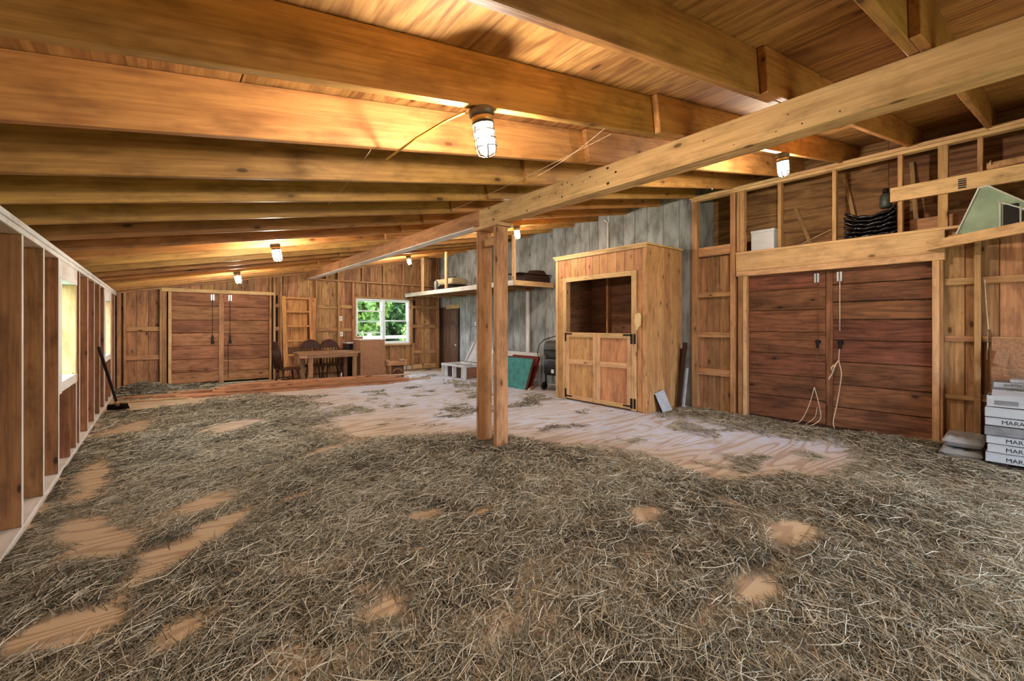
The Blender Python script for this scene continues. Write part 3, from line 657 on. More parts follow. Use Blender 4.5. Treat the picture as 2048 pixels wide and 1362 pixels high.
# ------------------------------------------------------------------ unseen wall behind the camera (structure); doorway added and sized to let daylight in
parts = [wallpiece_xz(-0.87, 1.9, 0, gable, YF-0.05, YF), wallpiece_xz(4.5, 7.2, 0, gable, YF-0.05, YF), wallpiece_xz(1.9, 4.5, 2.1, gable, YF-0.05, YF)]
v, f = merge(parts); wf = M('wall_front_unseen', v, f, 'board', None, False, 'structure')

# ------------------------------------------------------------------ hanging storage loft along the grey wall
loft = empty('storage_loft', (5.9, 9, 2.07), 'pale hanging storage loft with thin posts along the grey board wall', 'loft')
XF = 5.35
B('fascia', XF, XF+0.04, 6.55, 11.38, 2.07, 2.17, 'white', loft); B('fascia', XF, 6.42, 6.50, 6.54, 2.07, 2.17, 'trim', loft)
for a_, b_ in hull_chunk(XF+0.045, 6.48, (0.13, 0.2)): B('deck_board', a_+.004, b_-.004, 6.55+random.uniform(0, .02), 11.36, 2.125, 2.15, 'board' , loft)
for y in (7.2, 7.9, 8.6, 9.3, 10.0, 10.7): B('deck_joist', XF+.045, 6.48, y, y+.04, 2.06, 2.123, 'stud', loft)
for y in (6.50, 9.08, 10.3): B('hanger_post', XF-0.002, XF+0.04, y, y+0.09, 2.172, zr(XF)-0.0, 'trim', loft)
B('wall_post', 6.43, 6.48, 7.31, 7.41, 0.0, 2.055, 'white', loft)

def rounded_box_geo(x0, x1, y0, y1, z0, z1, r=0.03, seg=3):
    bm = bmesh.new(); bmesh.ops.create_cube(bm, size=1.0)
    for v_ in bm.verts: v_.co = Vector(((x0+x1)/2+v_.co.x*(x1-x0), (y0+y1)/2+v_.co.y*(y1-y0), (z0+z1)/2+v_.co.z*(z1-z0)))
    bmesh.ops.bevel(bm, geom=bm.edges[:], offset=r, segments=seg, affect='EDGES', profile=0.5)
    bm.verts.index_update()
    V = [tuple(v_.co) for v_ in bm.verts]; Fs = [tuple(q.index for q in f_.verts) for f_ in bm.faces]; bm.free()
    return V, Fs
# pet carrier on the loft
pc = empty('pet_carrier', (5.75, 9.4, 2.152), 'beige and black plastic pet carrier with wire door on the loft', 'pet carrier')
V_, F_ = rounded_box_geo(5.52, 6.0, 9.12, 9.85, 2.29, 2.46, 0.07)
M('upper_shell', V_, F_, 'plastic_beige', pc, True)
V_, F_ = rounded_box_geo(5.53, 5.99, 9.10, 9.85, 2.155, 2.29, 0.03); M('lower_shell', V_, F_, 'black', pc, True)
V_, F_ = rounded_box_geo(5.50, 6.0, 9.82, 9.93, 2.16, 2.46, 0.05); M('front_surround', V_, F_, 'plastic_white', pc, True)
parts = [tube_geo([(5.515, 9.84+0.0*k, 2.2), (5.515, 9.84, 2.43)], 0.01) for k in range(1)]
door = B('wire_door', 5.485, 5.50, 9.80, 9.93, 2.17, 2.42, 'iron', pc)
for k in range(5): B('door_wire', 5.478, 5.484, 9.81+.025*k, 9.818+.025*k, 2.18, 2.41, 'galv', door)
for k in range(7): B('vent_slot', 5.512, 5.528, 9.17+.08*k, 9.21+.08*k, 2.275, 2.30, 'iron', pc)
tube('carry_handle', [(5.75, 9.3, 2.45), (5.75, 9.33, 2.50), (5.75, 9.6, 2.50), (5.75, 9.63, 2.45)], 0.012, 'black', pc)
# dark chest on the loft near the closet
ch = empty('storage_case', (6.0, 6.7, 2.152), 'flat dark case with an overhanging lid on the near end of the loft', 'case')
B('case_body', 5.72, 6.4, 6.62, 7.0, 2.172, 2.33, 'darkwood', ch, axis=0); B('case_lid', 5.55, 6.42, 6.58, 7.04, 2.332, 2.345, 'darkwood', ch, axis=0)
bk = empty('coiled_hose', (6.2, 6.8, 2.346), 'dark red coiled hose lying on top of the flat dark case', 'hose')
for k in range(3):
    rr = 0.22-0.02*k; tube('hose_coil', [(6.2+rr*math.cos(t*math.pi/12), 6.8+rr*0.8*math.sin(t*math.pi/12), 2.362+0.028*k) for t in range(24)], 0.016, 'darkwood', bk, 6, True)

# ------------------------------------------------------------------ closet
cl = empty('tack_closet', (5.97, 4.57, 0), 'cedar board closet with open upper hatch and panelled half doors against the grey wall', 'closet')
CX0, CY0, CY1, CZ = 5.486, 3.65, 5.50, 2.47
def vert_boards(name, y0, y1, z0, z1, x, w=(0.13, 0.17), mat='closet', t=0.02, par=cl):
    for a_, b_ in hull_chunk(y0, y1, w): B(name, x, x+t, a_+.0015, b_-.0015, z0, z1, mat, par, axis=2)
vert_boards('front_board', 3.71, 5.44, 2.112, CZ, CX0); vert_boards('front_board', 5.312, 5.44, 0.01, 2.11, CX0); vert_boards('front_board', 3.71, 3.807, 0.01, 2.11, CX0)
B('corner_board', CX0-.012, CX0+.02, 5.442, CY1, 0, CZ, 'trim', cl); B('corner_board', CX0-.012, CX0+.02, CY0-.012, 3.708, 0, CZ, 'closet', cl)
for a_, b_ in hull_chunk(CX0+.022, 6.47, (0.13, 0.19)): B('side_board', a_+.001, b_-.001, CY0, CY0+.02, 0, CZ, 'closet', cl, axis=2)
for a_, b_ in hull_chunk(CX0+.022, 6.47, (0.13, 0.19)): B('side_board', a_+.001, b_-.001, CY1-.02, CY1, 0, CZ, 'closet', cl, axis=2)
B('roof_board', CX0-.03, 6.47, CY0-.03, CY1+.05, CZ+.001, CZ+.028, 'trim', cl, axis=1)
B('top_trim', CX0-.028, CX0-.013, CY0-.02, CY1+.01, CZ-.045, CZ, 'trim', cl)
for z0_, z1_ in hull_chunk(0.02, CZ, (0.16, 0.2)): B('inner_board', 6.40, 6.42, CY0+.03, CY1-.03, z0_+.002, z1_-.002, 'closet_in', cl)
for z0_, z1_ in hull_chunk(0.9, CZ, (0.16, 0.2)): B('inner_board', CX0+.03, 6.40, CY1-.05, CY1-.03, z0_+.002, z1_-.002, 'closet_in', cl)
for z0_, z1_ in hull_chunk(0.9, CZ, (0.16, 0.2)): B('inner_board', CX0+.03, 6.40, CY0+.03, CY0+.05, z0_+.002, z1_-.002, 'closet_in', cl)
B('inner_stud', 6.31, 6.398, 5.0, 5.04, 0.02, CZ, 'closet', cl); B('inner_floor', CX0+.03, 6.40, CY0+.03, CY1-.05, 0.0, 0.018, 'closet_in', cl)
B('hatch_trim', CX0-.024, CX0-.001, 5.232, 5.312, 1.175, 2.11, 'trim', cl); B('hatch_trim', CX0-.024, CX0-.001, 3.807, 3.894, 0.01, 2.11, 'trim', cl)
B('hatch_trim', CX0-.024, CX0-.001, 3.894, 5.232, 2.032, 2.11, 'trim', cl); B('hatch_trim', CX0-.024, CX0-.001, 5.232, 5.312, 0.01, 1.174, 'trim', cl)
B('hatch_jamb', CX0, CX0+.09, 5.235, 5.27, 0.02, 2.05, 'closet', cl); B('hatch_jamb', CX0, CX0+.09, 3.86, 3.893, 0.02, 2.05, 'closet', cl)
for ya, yb, hs in ((4.559, 5.228, 5.19), (3.897, 4.555, 3.93)):
    dr = B('half_door', CX0-.004, CX0+.010, ya+.06, yb-.06, 0.07, 1.12, 'closet', cl, axis=2)
    B('stile', CX0-.03, CX0-.008, ya, ya+.072, 0.03, 1.165, 'trim', dr); B('stile', CX0-.03, CX0-.008, yb-.072, yb, 0.03, 1.165, 'trim', dr)
    for z0_, z1_ in ((1.088, 1.165), (0.63, 0.712), (0.03, 0.095)): B('rail', CX0-.03, CX0-.008, ya+.073, yb-.073, z0_, z1_, 'trim', dr)  # frame given paler pine than the panel; contrast paints recess shading
    for z in (1.11, 0.075):
        sgn = 1 if hs > 4.5 else -1
        s_ = 1 if z > .5 else -1
        ho = hs+sgn*0.045
        B('hinge', CX0-.037, CX0-.031, min(ho, ho-sgn*.15), max(ho, ho-sgn*.15), z+s_*0.0-.012+.03*(s_ > 0), z+.012+.03*(s_ > 0), 'iron', dr)
        B('hinge', CX0-.037, CX0-.031, ho-.018, ho+.018, z-0.10 if s_ > 0 else z-.03, z+.05 if s_ > 0 else z+.12, 'iron', dr)
        if sgn < 0: B('hinge', CX0-.034, CX0-.025, ho-.075, ho-.04, z-0.10 if s_ > 0 else z-.03, z+.05 if s_ > 0 else z+.12, 'iron', dr)
# wooden latch hanging at the hatch
lt = empty('wooden_tag', (CX0-.03, 3.76, 1.2), 'pale wooden paddle tag hanging beside the closet hatch', 'tag')
pr_ = [(0.0, 0.255), (0.045, 0.25), (0.055, 0.20), (0.05, 0.08), (0.02, 0.05), (-0.012, 0.0), (-0.032, 0.008), (-0.02, 0.07), (-0.045, 0.10), (-0.04, 0.22)]
vv = [(CX0-.06, 3.765-p[0], 1.215+p[1]) for p in pr_] + [(CX0-.035, 3.765-p[0], 1.215+p[1]) for p in pr_]; n_ = len(pr_)
M('paddle', vv, [tuple(range(n_)), tuple(range(2*n_-1, n_-1, -1))] + [(i, (i+1) % n_, n_+(i+1) % n_, n_+i) for i in range(n_)], 'cream', lt)
tube('cord', [(CX0-.047, 3.762, 1.465), (CX0-.045, 3.79, 1.52), (CX0-.03, 3.80, 1.56)], 0.004, 'rope', lt)
# things leaning between closet and stud wall
def leaner(name, p0, p1, w, t, mat, label, cat, grp=None):
    o = empty(name, p0, label, cat, grp); return o, bar(name.replace('leaning_', '') + '_board', p0, p1, w, t, mat, o, up=(1, 0, 0))
leaner('dark_plank', (6.22, 3.57, 0.01), (6.34, 3.52, 1.02), 0.07, 0.02, 'darkwood', 'tall dark plank leaning beside the closet side, behind the steel strip', 'plank')
leaner('dark_plank', (6.30, 3.60, 0.01), (6.40, 3.60, 0.92), 0.06, 0.018, 'iron', 'short black plank leaning tight against the closet side', 'plank')
leaner('metal_strip', (6.24, 3.50, 0.01), (6.36, 3.50, 0.62), 0.035, 0.02, 'slate', 'pale narrow steel strip leaning in the gap beside the closet', 'strip')
o = empty('stone_tile', (5.80, 3.56, 0), 'pale square stone tile leaning on the cedar closet side', 'tile')
bar('tile_slab', (5.83, 3.515, 0.005), (5.78, 3.625, 0.30), 0.19, 0.012, 'slate', o, up=(-0.2, -1, 0)); bar('tile_back', (5.79, 3.53, 0.005), (5.755, 3.63, 0.27), 0.17, 0.008, 'iron', o, up=(-0.2, -1, 0))

# ------------------------------------------------------------------ ladder by the back wall
ld = empty('loft_ladder', (2.5, 11.2, 0), 'pine ladder with flat rungs standing against the board wall behind the table', 'ladder')
bar('side_rail', (2.25, 10.98, 0.0), (2.25, 11.30, 1.97), 0.09, 0.045, 'ladder', ld, up=(0, 1, 0)); bar('side_rail', (2.82, 11.0, 0.0), (2.82, 11.31, 1.97), 0.05, 0.045, 'ladder', ld, up=(0, 1, 0))
for z in (0.25, 0.585, 0.925, 1.264, 1.604, 1.93):
    yy = 10.99+0.32*z/1.97; B('rung', 2.296, 2.80, yy-.05, yy+.04, z-.02, z+.02, 'ladder', ld)
for a_, b_ in hull_chunk(2.30, 2.79, (0.14, 0.2)): B('wall_panel', a_+.002, b_-.002, 11.37, 11.395, 0.75, 1.92, 'ladder', ld, axis=2)
o = empty('hung_board', (2.9, 11.2, 0.8), 'short pine board fixed upright beside the ladder', 'board'); B('pine_board', 2.855, 2.975, 11.33, 11.368, 0.80, 1.95, 'ladder', o); B('board_cleat', 2.87, 2.96, 11.37, 11.398, 1.5, 1.58, 'stud', o)

# ------------------------------------------------------------------ dining table and chairs
tb = empty('dining_table', (2.95, 10.3, 0), 'heavy wooden dining table with clipped corners before the window wall', 'table')
tz = 0.685; xa, xb, ya, yb, c_ = 2.28, 3.58, 9.85, 10.70, 0.16
ring = [(xa+c_, ya), (xb-c_*.4, ya), (xb, ya+c_*.6), (xb, yb-c_), (xb-c_, yb), (xa+c_, yb), (xa, yb-c_), (xa, ya+c_)]
n_ = 8; vv = [(x, y, tz-.035) for x, y in ring]+[(x, y, tz) for x, y in ring]
M('table_top', vv, [tuple(range(n_-1, -1, -1)), tuple(range(n_, 2*n_))]+[(i, (i+1) % n_, n_+(i+1) % n_, n_+i) for i in range(n_)], 'table', tb)
B('apron', xa+.17, xb-.08, ya+.02, ya+.05, tz-.11, tz-.036, 'table', tb); B('apron', xa+.17, xb-.1, yb-.05, yb-.02, tz-.11, tz-.036, 'table', tb)
bar('apron', (xa+.03, ya+.17, tz-.073), (xa+.165, ya+.035, tz-.073), 0.03, 0.075, 'table', tb); B('apron', xa+.02, xa+.05, ya+.18, yb-.17, tz-.11, tz-.036, 'table', tb)
for x, y in ((2.50, 9.93), (3.44, 9.93), (2.50, 10.6), (3.44, 10.6)): B('leg', x-.04, x+.04, y-.04, y+.04, 0, tz-.036, 'table', tb)
def make_chair(label, arch=True):
    r = empty('wooden_chair', (0, 0, 0), label, 'chair', 'dark wooden chairs round the dining table')
    V_, F_ = rounded_box_geo(-.205, .205, -.2, .2, .335, .37, 0.015, 2); M('seat', V_, F_, 'chair', r)
    for sx in (-1, 1):
        for sy in (-1, 1): tube('leg', [(sx*.15, sy*.14, .34), (sx*.2, sy*.19, 0)], [.02, .016], 'chair', r)
    tube('stretcher', [(-.18, -.165, .15), (-.18, .165, .15)], .012, 'chair', r); tube('stretcher', [(.18, -.165, .15), (.18, .165, .15)], .012, 'chair', r); tube('stretcher', [(-.18, 0, .15), (.18, 0, .15)], .012, 'chair', r)
    # arched back (at -y side)
    prof = [(-.2, .36)]+[(-.21*math.cos(t*math.pi/10), .72+.21*math.sin(t*math.pi/10)) for t in range(11)]+[(.2, .36)]
    tube('back_bow', [(x, -.19-.12*(z-.36), z) for x, z in prof], .018, 'chair', r)
    for k in range(5):
        x = -.14+.07*k; zt = .72+.21*math.sqrt(max(0, 1-(x/.21)**2))
        tube('spindle', [(x, -.19, .36), (x, -.19-.12*(zt-.36), zt)], .011, 'chair', r)
    pl = [(x*.9, z) for x, z in [(-.21*math.cos(t*math.pi/10), .74+.18*math.sin(t*math.pi/10)) for t in range(11)]]
    vv = [(x, -.19-.12*(z-.36)-.008, z) for x, z in pl]+[(x, -.19-.12*(z-.36)+.008, z) for x, z in pl]; m_ = len(pl)
    M('crest_panel', vv, [tuple(range(m_)), tuple(range(2*m_-1, m_-1, -1))]+[(i, (i+1) % m_, m_+(i+1) % m_, m_+i) for i in range(m_)], 'chair', r)
    return r
c1 = make_chair('dark wooden chair drawn up to the clipped table end by the ladder'); c1.location = (2.12, 10.22, 0); c1.rotation_euler = (0, 0, -math.pi/2+0.15)
c2 = copy_tree(c1); c2['label'] = 'dark bow-back chair behind the table, nearer the ladder'; c2.location = (2.752, 10.70, 0); c2.rotation_euler = (0, 0, math.pi-.02)
c3 = copy_tree(c1); c3['label'] = 'dark bow-back chair behind the table, nearer the window'; c3.location = (3.188, 10.71, 0); c3.rotation_euler = (0, 0, math.pi+.02)

# cabinets and crate near the window
kb = empty('particle_board_cabinet', (3.97, 10.35, 0), 'particle board cabinet turned back-out beside the table', 'cabinet')
B('back_panel', 3.64, 4.24, 10.12, 10.135, 0, 0.93, 'particle', kb, axis=2); B('side_panel', 3.64, 3.66, 10.137, 10.5, 0, 0.93, 'particle', kb, axis=2); B('side_panel', 4.22, 4.24, 10.137, 10.5, 0, 0.93, 'particle', kb, axis=2)
B('top_panel', 3.62, 4.26, 10.11, 10.52, 0.931, 0.95, 'white', kb); B('shelf', 3.66, 4.22, 10.137, 10.5, 0.45, 0.468, 'particle', kb); B('bottom_panel', 3.66, 4.22, 10.137, 10.5, 0.03, 0.048, 'particle', kb)
o = empty('narrow_board', (3.6, 10.5, 0), 'narrow grey brown board standing behind the cabinet back', 'board'); B('upright_board', 3.62, 3.86, 10.54, 10.56, 0, 1.01, 'particle', o, axis=2); B('board_cleat', 3.64, 3.84, 10.562, 10.58, 0.5, 0.56, 'stud', o)
o = empty('dark_cabinet', (3.75, 11.1, 0), 'low black-fronted cabinet pushed against the wall beside the chairs', 'cabinet')
B('cabinet_body', 3.62, 4.05, 10.92, 11.3, 0.04, 0.82, 'black', o, axis=2); B('cabinet_top', 3.60, 4.07, 10.90, 11.32, 0.821, 0.845, 'whiteframe', o); B('cabinet_door', 3.64, 4.03, 10.905, 10.918, 0.07, 0.79, 'black', o, axis=2); B('plinth', 3.63, 4.04, 10.94, 11.28, 0.0, 0.038, 'black', o)
cr = empty('wooden_planter', (4.5, 10.2, 0), 'small wooden planter box with an open tray top beside the cabinet', 'planter')
B('body_front', 4.30, 4.62, 10.02, 10.04, 0.03, 0.27, 'furn', cr, axis=0); B('body_side', 4.28, 4.30, 10.02, 10.32, 0.0, 0.30, 'lumber', cr, axis=2); B('body_side', 4.62, 4.64, 10.02, 10.32, 0.0, 0.30, 'lumber', cr, axis=2); B('body_back', 4.30, 4.62, 10.30, 10.32, 0.03, 0.27, 'furn', cr, axis=0)
B('tray_side', 4.24, 4.66, 9.97, 9.99, 0.30, 0.42, 'lumber', cr, axis=0); B('tray_side', 4.24, 4.66, 10.36, 10.38, 0.30, 0.42, 'lumber', cr, axis=0); B('tray_side', 4.22, 4.24, 9.97, 10.38, 0.30, 0.43, 'lumber_pale', cr, axis=1); B('tray_side', 4.66, 4.68, 9.97, 10.38, 0.30, 0.43, 'lumber_pale', cr, axis=1); B('tray_floor', 4.24, 4.66, 9.99, 10.36, 0.30, 0.315, 'furn', cr)
cr.location.x += 0.06
vv = [(4.46+.06+.12*math.cos(t*math.pi/8), 10.012, 0.13+.09*math.sin(t*math.pi/8)) for t in range(9)]; tube('arched_moulding', vv, 0.01, 'lumber', cr)

# ------------------------------------------------------------------ lumber pile
LUM = [(-0.55, 4.35, 0, 0, 'longest reddish board of the lumber pile, lying flat on the floor'), (-0.1, 4.25, 1, 0, 'reddish floor board of the lumber pile, second from the table'), (0.2, 4.4, 2, 0, 'reddish floor board of the lumber pile, third from the table'), (0.45, 4.0, 3, 0, 'reddish floor board lying apart along the hay side of the lumber pile'),
       (0.3, 4.3, 0.5, 1, 'reddish board in the second layer, table side of the lumber pile'), (0.75, 4.45, 1.5, 1, 'reddish board in the second layer of the lumber pile, between two others'), (0.95, 4.05, 2.5, 1, 'reddish board in the second layer, outermost on the hay side of the lumber pile'),
       (0.9, 4.35, 0.0, 2, 'reddish board in the third layer, table side of the lumber pile'), (0.8, 4.2, 1.0, 2, 'reddish board in the third layer, hay side of the lumber pile'),
       (1.15, 3.6, 0.0, 3, 'topmost reddish board of the lumber pile, table side'), (1.0, 3.3, 1.0, 3, 'topmost reddish board of the lumber pile, hay side')]
for k, (xa, xb, r_, lay, lb) in enumerate(LUM):
    yo = 10.05-0.148*r_; z = 0.019+0.039*lay
    tag(bar('lumber_board', (xa, yo-.128*xa, z), (xb, yo-.128*xb, z), 0.142-.004*(k % 3), 0.037, 'lumber'), lb, 'board', 'boards of the lumber pile')
for k, (xa, ya, xb, yb, z) in enumerate(((-0.58, 9.62, 0.38, 9.49, 0.02), (3.68, 9.55, 4.6, 9.43, 0.137), (4.52, 9.42, 5.05, 9.34, 0.02), (0.1, 10.46, 1.9, 10.25, 0.02))):
    tag(bar('pale_board', (xa, ya, z-.005), (xb, yb, z-.005), 0.09, 0.024, 'lumber_pale'),
        ('pale thin board lying on the floor at the ladder-side end of the lumber pile', 'pale short board on top of the lumber pile near the planter', 'pale offcut board on the floor beyond the lumber pile tip', 'pale thin board on the floor between lumber pile and back door')[k], 'board')
o = empty('white_candle', (3.05, 9.62, 0.158), 'small white stub standing on the lumber pile', 'candle'); lathe('wax_stick', [(0.012, 0.0), (0.012, 0.09), (0.006, 0.1)], 'vinyl', o, 8, (3.05, 9.62, 0.159)); lathe('wick', [(0.002, 0), (0.002, 0.015)], 'iron', o, 5, (3.05, 9.62, 0.26))

# ------------------------------------------------------------------ shovel against left wall
sh = empty('garden_shovel', (-0.48, 8.7, 0), 'black-handled scoop shovel leaning along the open stud wall', 'shovel')
tube('handle', [(-0.62, 7.75, 1.0), (-0.50, 8.58, 0.17)], 0.019, 'iron', sh, 8); tube('socket', [(-0.50, 8.56, 0.18), (-0.49, 8.63, 0.11)], 0.026, 'lumber', sh, 8)
vv = [(-0.60, 8.62, 0.13), (-0.38, 8.62, 0.13), (-0.36, 8.78, 0.03), (-0.40, 8.88, 0.012), (-0.49, 8.92, 0.008), (-0.58, 8.88, 0.012), (-0.62, 8.78, 0.03)]
vv = vv + [(x, y-.004, z-.006) for x, y, z in vv]
M('blade', vv, [tuple(range(7)), tuple(range(13, 6, -1))]+[(i, (i+1) % 7, 7+(i+1) % 7, 7+i) for i in range(7)], 'iron', sh)

# ------------------------------------------------------------------ cold frame with lid near corner door
cf = empty('cold_frame', (5.8, 9.0, 0), 'limed wooden cold frame box with its lid leaning on the grey wall', 'cold frame')
p = dict(x0=5.52, x1=6.12, y0=8.55, y1=9.62, z1=0.33)
for y in (p['y0'], 9.06, p['y1']-.05): B('frame_post', p['x0'], p['x0']+.05, y, y+.05, 0, p['z1']-.05, 'whiteframe', cf)
for y in (p['y0'], p['y1']-.05): B('frame_post', p['x1']-.05, p['x1'], y, y+.05, 0, p['z1']-.05, 'whiteframe', cf)
B('top_rail', p['x0']-.01, p['x0']+.07, p['y0'], p['y1'], p['z1']-.05, p['z1'], 'whiteframe', cf); B('top_rail', p['x1']-.07, p['x1'], p['y0'], p['y1'], p['z1']-.05, p['z1'], 'whiteframe', cf)
B('top_rail', p['x0']+.07, p['x1']-.07, p['y0'], p['y0']+.06, p['z1']-.05, p['z1'], 'whiteframe', cf); B('top_rail', p['x0']+.07, p['x1']-.07, p['y1']-.06, p['y1'], p['z1']-.05, p['z1'], 'whiteframe', cf)
for k in range(5): B('side_slat', p['x0']+.052, p['x0']+.068, p['y0']+.06+.2*k, p['y0']+.24+.2*k, 0.02, p['z1']-.052, ('whiteframe', 'darkwood')[k % 2], cf, axis=2)
B('side_slat', p['x0']+.1, p['x1']-.06, p['y0']+.04, p['y0']+.055, 0.02, p['z1']-.052, 'closet_in', cf, axis=0); B('cross_rail', p['x0']+.07, p['x1']-.07, 9.05, 9.09, p['z1']-.04, p['z1']-.002, 'whiteframe', cf)
bar('lid', (6.15, 9.02, 0.35), (6.43, 9.02, 0.84), 0.98, 0.03, 'whiteframe', cf, up=(-1, 0, 0.5))
for y in (8.62, 9.42): bar('lid_batten', (6.11, y, 0.36), (6.39, y, 0.85), 0.06, 0.02, 'whiteframe', cf, up=(-1, 0, 0.5))

# white frame, teal and maroon panels, grill
fr = empty('white_bed_frame', (6.2, 7.3, 0), 'white wooden bed-end frame standing before the grey wall', 'frame')
B('top_rail', 6.22, 6.26, 6.73, 8.45, 0.585, 0.69, 'white', fr); B('end_leg', 6.22, 6.26, 6.73, 6.79, 0, 0.583, 'white', fr); B('end_leg', 6.22, 6.26, 8.39, 8.45, 0, 0.583, 'white', fr); B('foot', 6.08, 6.40, 6.80, 6.85, 0.0, 0.05, 'whiteframe', fr); B('lower_rail', 6.22, 6.26, 6.80, 8.385, 0.08, 0.14, 'white', fr)
def cloth_panel(name, label, x, y0, y1, h, lean, mat, edge):
    r = empty(name, (x, (y0+y1)/2, 0), label, 'panel')
    nx_, nz_ = 24, 8; vv = []; ff = []
    for s_ in (0, 1):
        for i in range(nx_+1):
            for j in range(nz_+1):
                u, w = i/nx_, j/nz_
                wob = 0.008*math.sin(u*38+1.5*math.sin(w*5))*(1-w*.6) if s_ == 0 else 0
                vv.append((x+lean*w+wob+(0.03 if s_ else 0), y0+(y1-y0)*u, h*w))
    q = (nx_+1)*(nz_+1)
    for s_ in (0, 1):
        for i in range(nx_):
            for j in range(nz_):
                a_ = s_*q+i*(nz_+1)+j; f_ = (a_, a_+1, a_+nz_+2, a_+nz_+1); ff.append(f_ if s_ == 0 else f_[::-1])
    M('cloth_face', vv, ff, mat, r, True)
    bar('edge_rail', (x+.014, y0-.008, 0.0), (x+lean+.014, y0-.008, h), 0.014, 0.05, edge, r, up=(1, 0, 0)); bar('edge_rail', (x+lean+.014, y0, h+.008), (x+lean+.014, y1, h+.008), 0.05, 0.014, edge, r)
    return r
cloth_panel('teal_panel', 'teal cloth-covered panel leaning in front of the maroon one', 5.62, 6.50, 7.5, 0.60, 0.22, 'teal', 'furn')
cloth_panel('maroon_panel', 'dark red panel leaning behind the teal one', 5.80, 6.56, 7.4, 0.62, 0.24, 'red', 'red')
o = tag(bar('floor_stick', (5.66, 6.42, 0.02), (6.02, 6.66, 0.03), 0.05, 0.03, 'lumber_pale'), 'pale wood block on the floor at the maroon panel foot', 'stick')
gl = empty('barbecue_grill', (6.15, 6.05, 0), 'dark covered barbecue cart half hidden behind the closet', 'grill')
V_, F_ = rounded_box_geo(5.86, 6.42, 5.72, 6.40, 0.62, 0.98, 0.13, 4); M('hood', V_, F_, 'grill', gl, True)
V_, F_ = rounded_box_geo(5.88, 6.40, 5.76, 6.36, 0.30, 0.64, 0.05, 2); M('firebox', V_, F_, 'black', gl, True)
for x in (5.92, 6.36):
    for y in (5.82, 6.32): tube('leg', [(x, y, 0.32), (x, y, 0.05)], 0.018, 'iron', gl)
for x in (5.92, 6.36):
    lathe('wheel', [(0.02, -.02), (0.075, -.02), (0.08, 0), (0.075, .02), (0.02, .02)], 'black', gl, 16).matrix_basis = Matrix.Translation((x, 6.37, 0.08)) @ Matrix.Rotation(math.pi/2, 4, 'X')
B('label_plate', 5.868, 5.878, 6.05, 6.12, 0.36, 0.43, 'plate_w', gl); tube('hood_handle', [(5.83, 5.85, 0.8), (5.82, 6.05, 0.8), (5.83, 6.28, 0.8)], 0.014, 'iron', gl); B('bottom_shelf', 5.93, 6.35, 5.84, 6.30, 0.12, 0.135, 'galv', gl)
gl.location.y -= 0.1
tube('cover_edge', [(5.9, 6.40, 0.62), (5.87, 6.41, 0.75), (5.92, 6.41, 0.90), (6.05, 6.41, 0.99), (6.3, 6.30, 1.07)], 0.01, 'grill', gl)

# ------------------------------------------------------------------ tile cartons and sacks at the right wall
bx_layers = [(0.055, 0.135, 'carton', True), (0.145, 0.213, 'carton', True), (0.223, 0.288, 'carton', True), (0.298, 0.375, 'carton_grey', False), (0.387, 0.452, 'carton', True), (0.464, 0.545, 'carton', False)]
names = ['lowest white tile carton resting on the slat base of the stack', 'second white tile carton up from the slat base', 'third white tile carton up, directly under the grey one', 'grey carton in the middle of the tile carton stack', 'white lettered tile carton directly above the grey one', 'unlettered white carton closing the top of the tile carton stack']
pl_ = empty('slat_base', (6.1, 0.05, 0), 'dark slatted base under the tile cartons', 'pallet')
for k in range(3): B('slat', 5.88, 6.36, -0.3+.25*k, -0.2+.25*k, 0.03, 0.054, 'gap', pl_)
B('runner', 5.88, 5.94, -0.32, 0.33, 0.0, 0.029, 'gap', pl_); B('runner', 6.3, 6.36, -0.32, 0.33, 0.0, 0.029, 'gap', pl_)
for k, (z0_, z1_, mt, tx) in enumerate(bx_layers):
    dx = random.uniform(-.008, .008); dy = random.uniform(-.01, .01)
    o = empty('tile_carton', (6.1, 0.0, z0_), names[k], 'carton', 'stacked tile cartons by the right-hand stud wall'.replace('right-hand ', ''))
    B('carton_body', 5.85+dx, 6.36+dx, -0.33+dy, 0.335+dy, z0_, z1_, mt, o, axis=1)
    B('carton_flap', 5.852+dx, 6.358+dx, -0.325+dy, 0.33+dy, z1_+.0005, z1_+.004, mt, o, axis=1)
    for yy in (-0.2, 0.1): B('spacer_strip', 5.87+dx, 6.34+dx, yy, yy+.05, z1_+.0045, z1_+.0095, 'gap', o)
    if tx:
        Mt = Matrix.Translation((5.849+dx, 0.24 if k == 4 else 0.215, z0_+.018)) @ Matrix(((0, 0, -1, 0), (-1, 0, 0, 0), (0, 1, 0, 0), (0, 0, 0, 1)))
        text_geo('MARAZZI', 0.05, 'ink', 'lettering', o, Mt)
o = empty('open_carton', (6.0, 0.2, 0.556), 'opened white tile carton with a dark handle slot on top of the stack', 'carton')
B('carton_wall', 5.86, 5.868, 0.02, 0.33, 0.557, 0.655, 'carton', o, axis=1); B('carton_wall', 6.06, 6.068, 0.02, 0.33, 0.557, 0.655, 'carton', o, axis=1); B('carton_wall', 5.869, 6.059, 0.322, 0.33, 0.557, 0.655, 'carton', o, axis=0); B('carton_wall', 5.869, 6.059, 0.02, 0.028, 0.557, 0.655, 'carton', o, axis=0); B('carton_floor', 5.869, 6.059, 0.029, 0.321, 0.557, 0.563, 'carton', o, axis=1)
bar('carton_flap', (5.862, 0.175, 0.657), (5.96, 0.175, 0.70), 0.25, 0.005, 'carton', o, up=(0, 0, 1)); B('handle_slot', 5.855, 5.859, 0.14, 0.28, 0.575, 0.615, 'carton_grey', o, axis=1)
o = empty('small_carton', (6.2, 0.25, 0.556), 'small white lettered carton standing behind the opened one', 'carton')
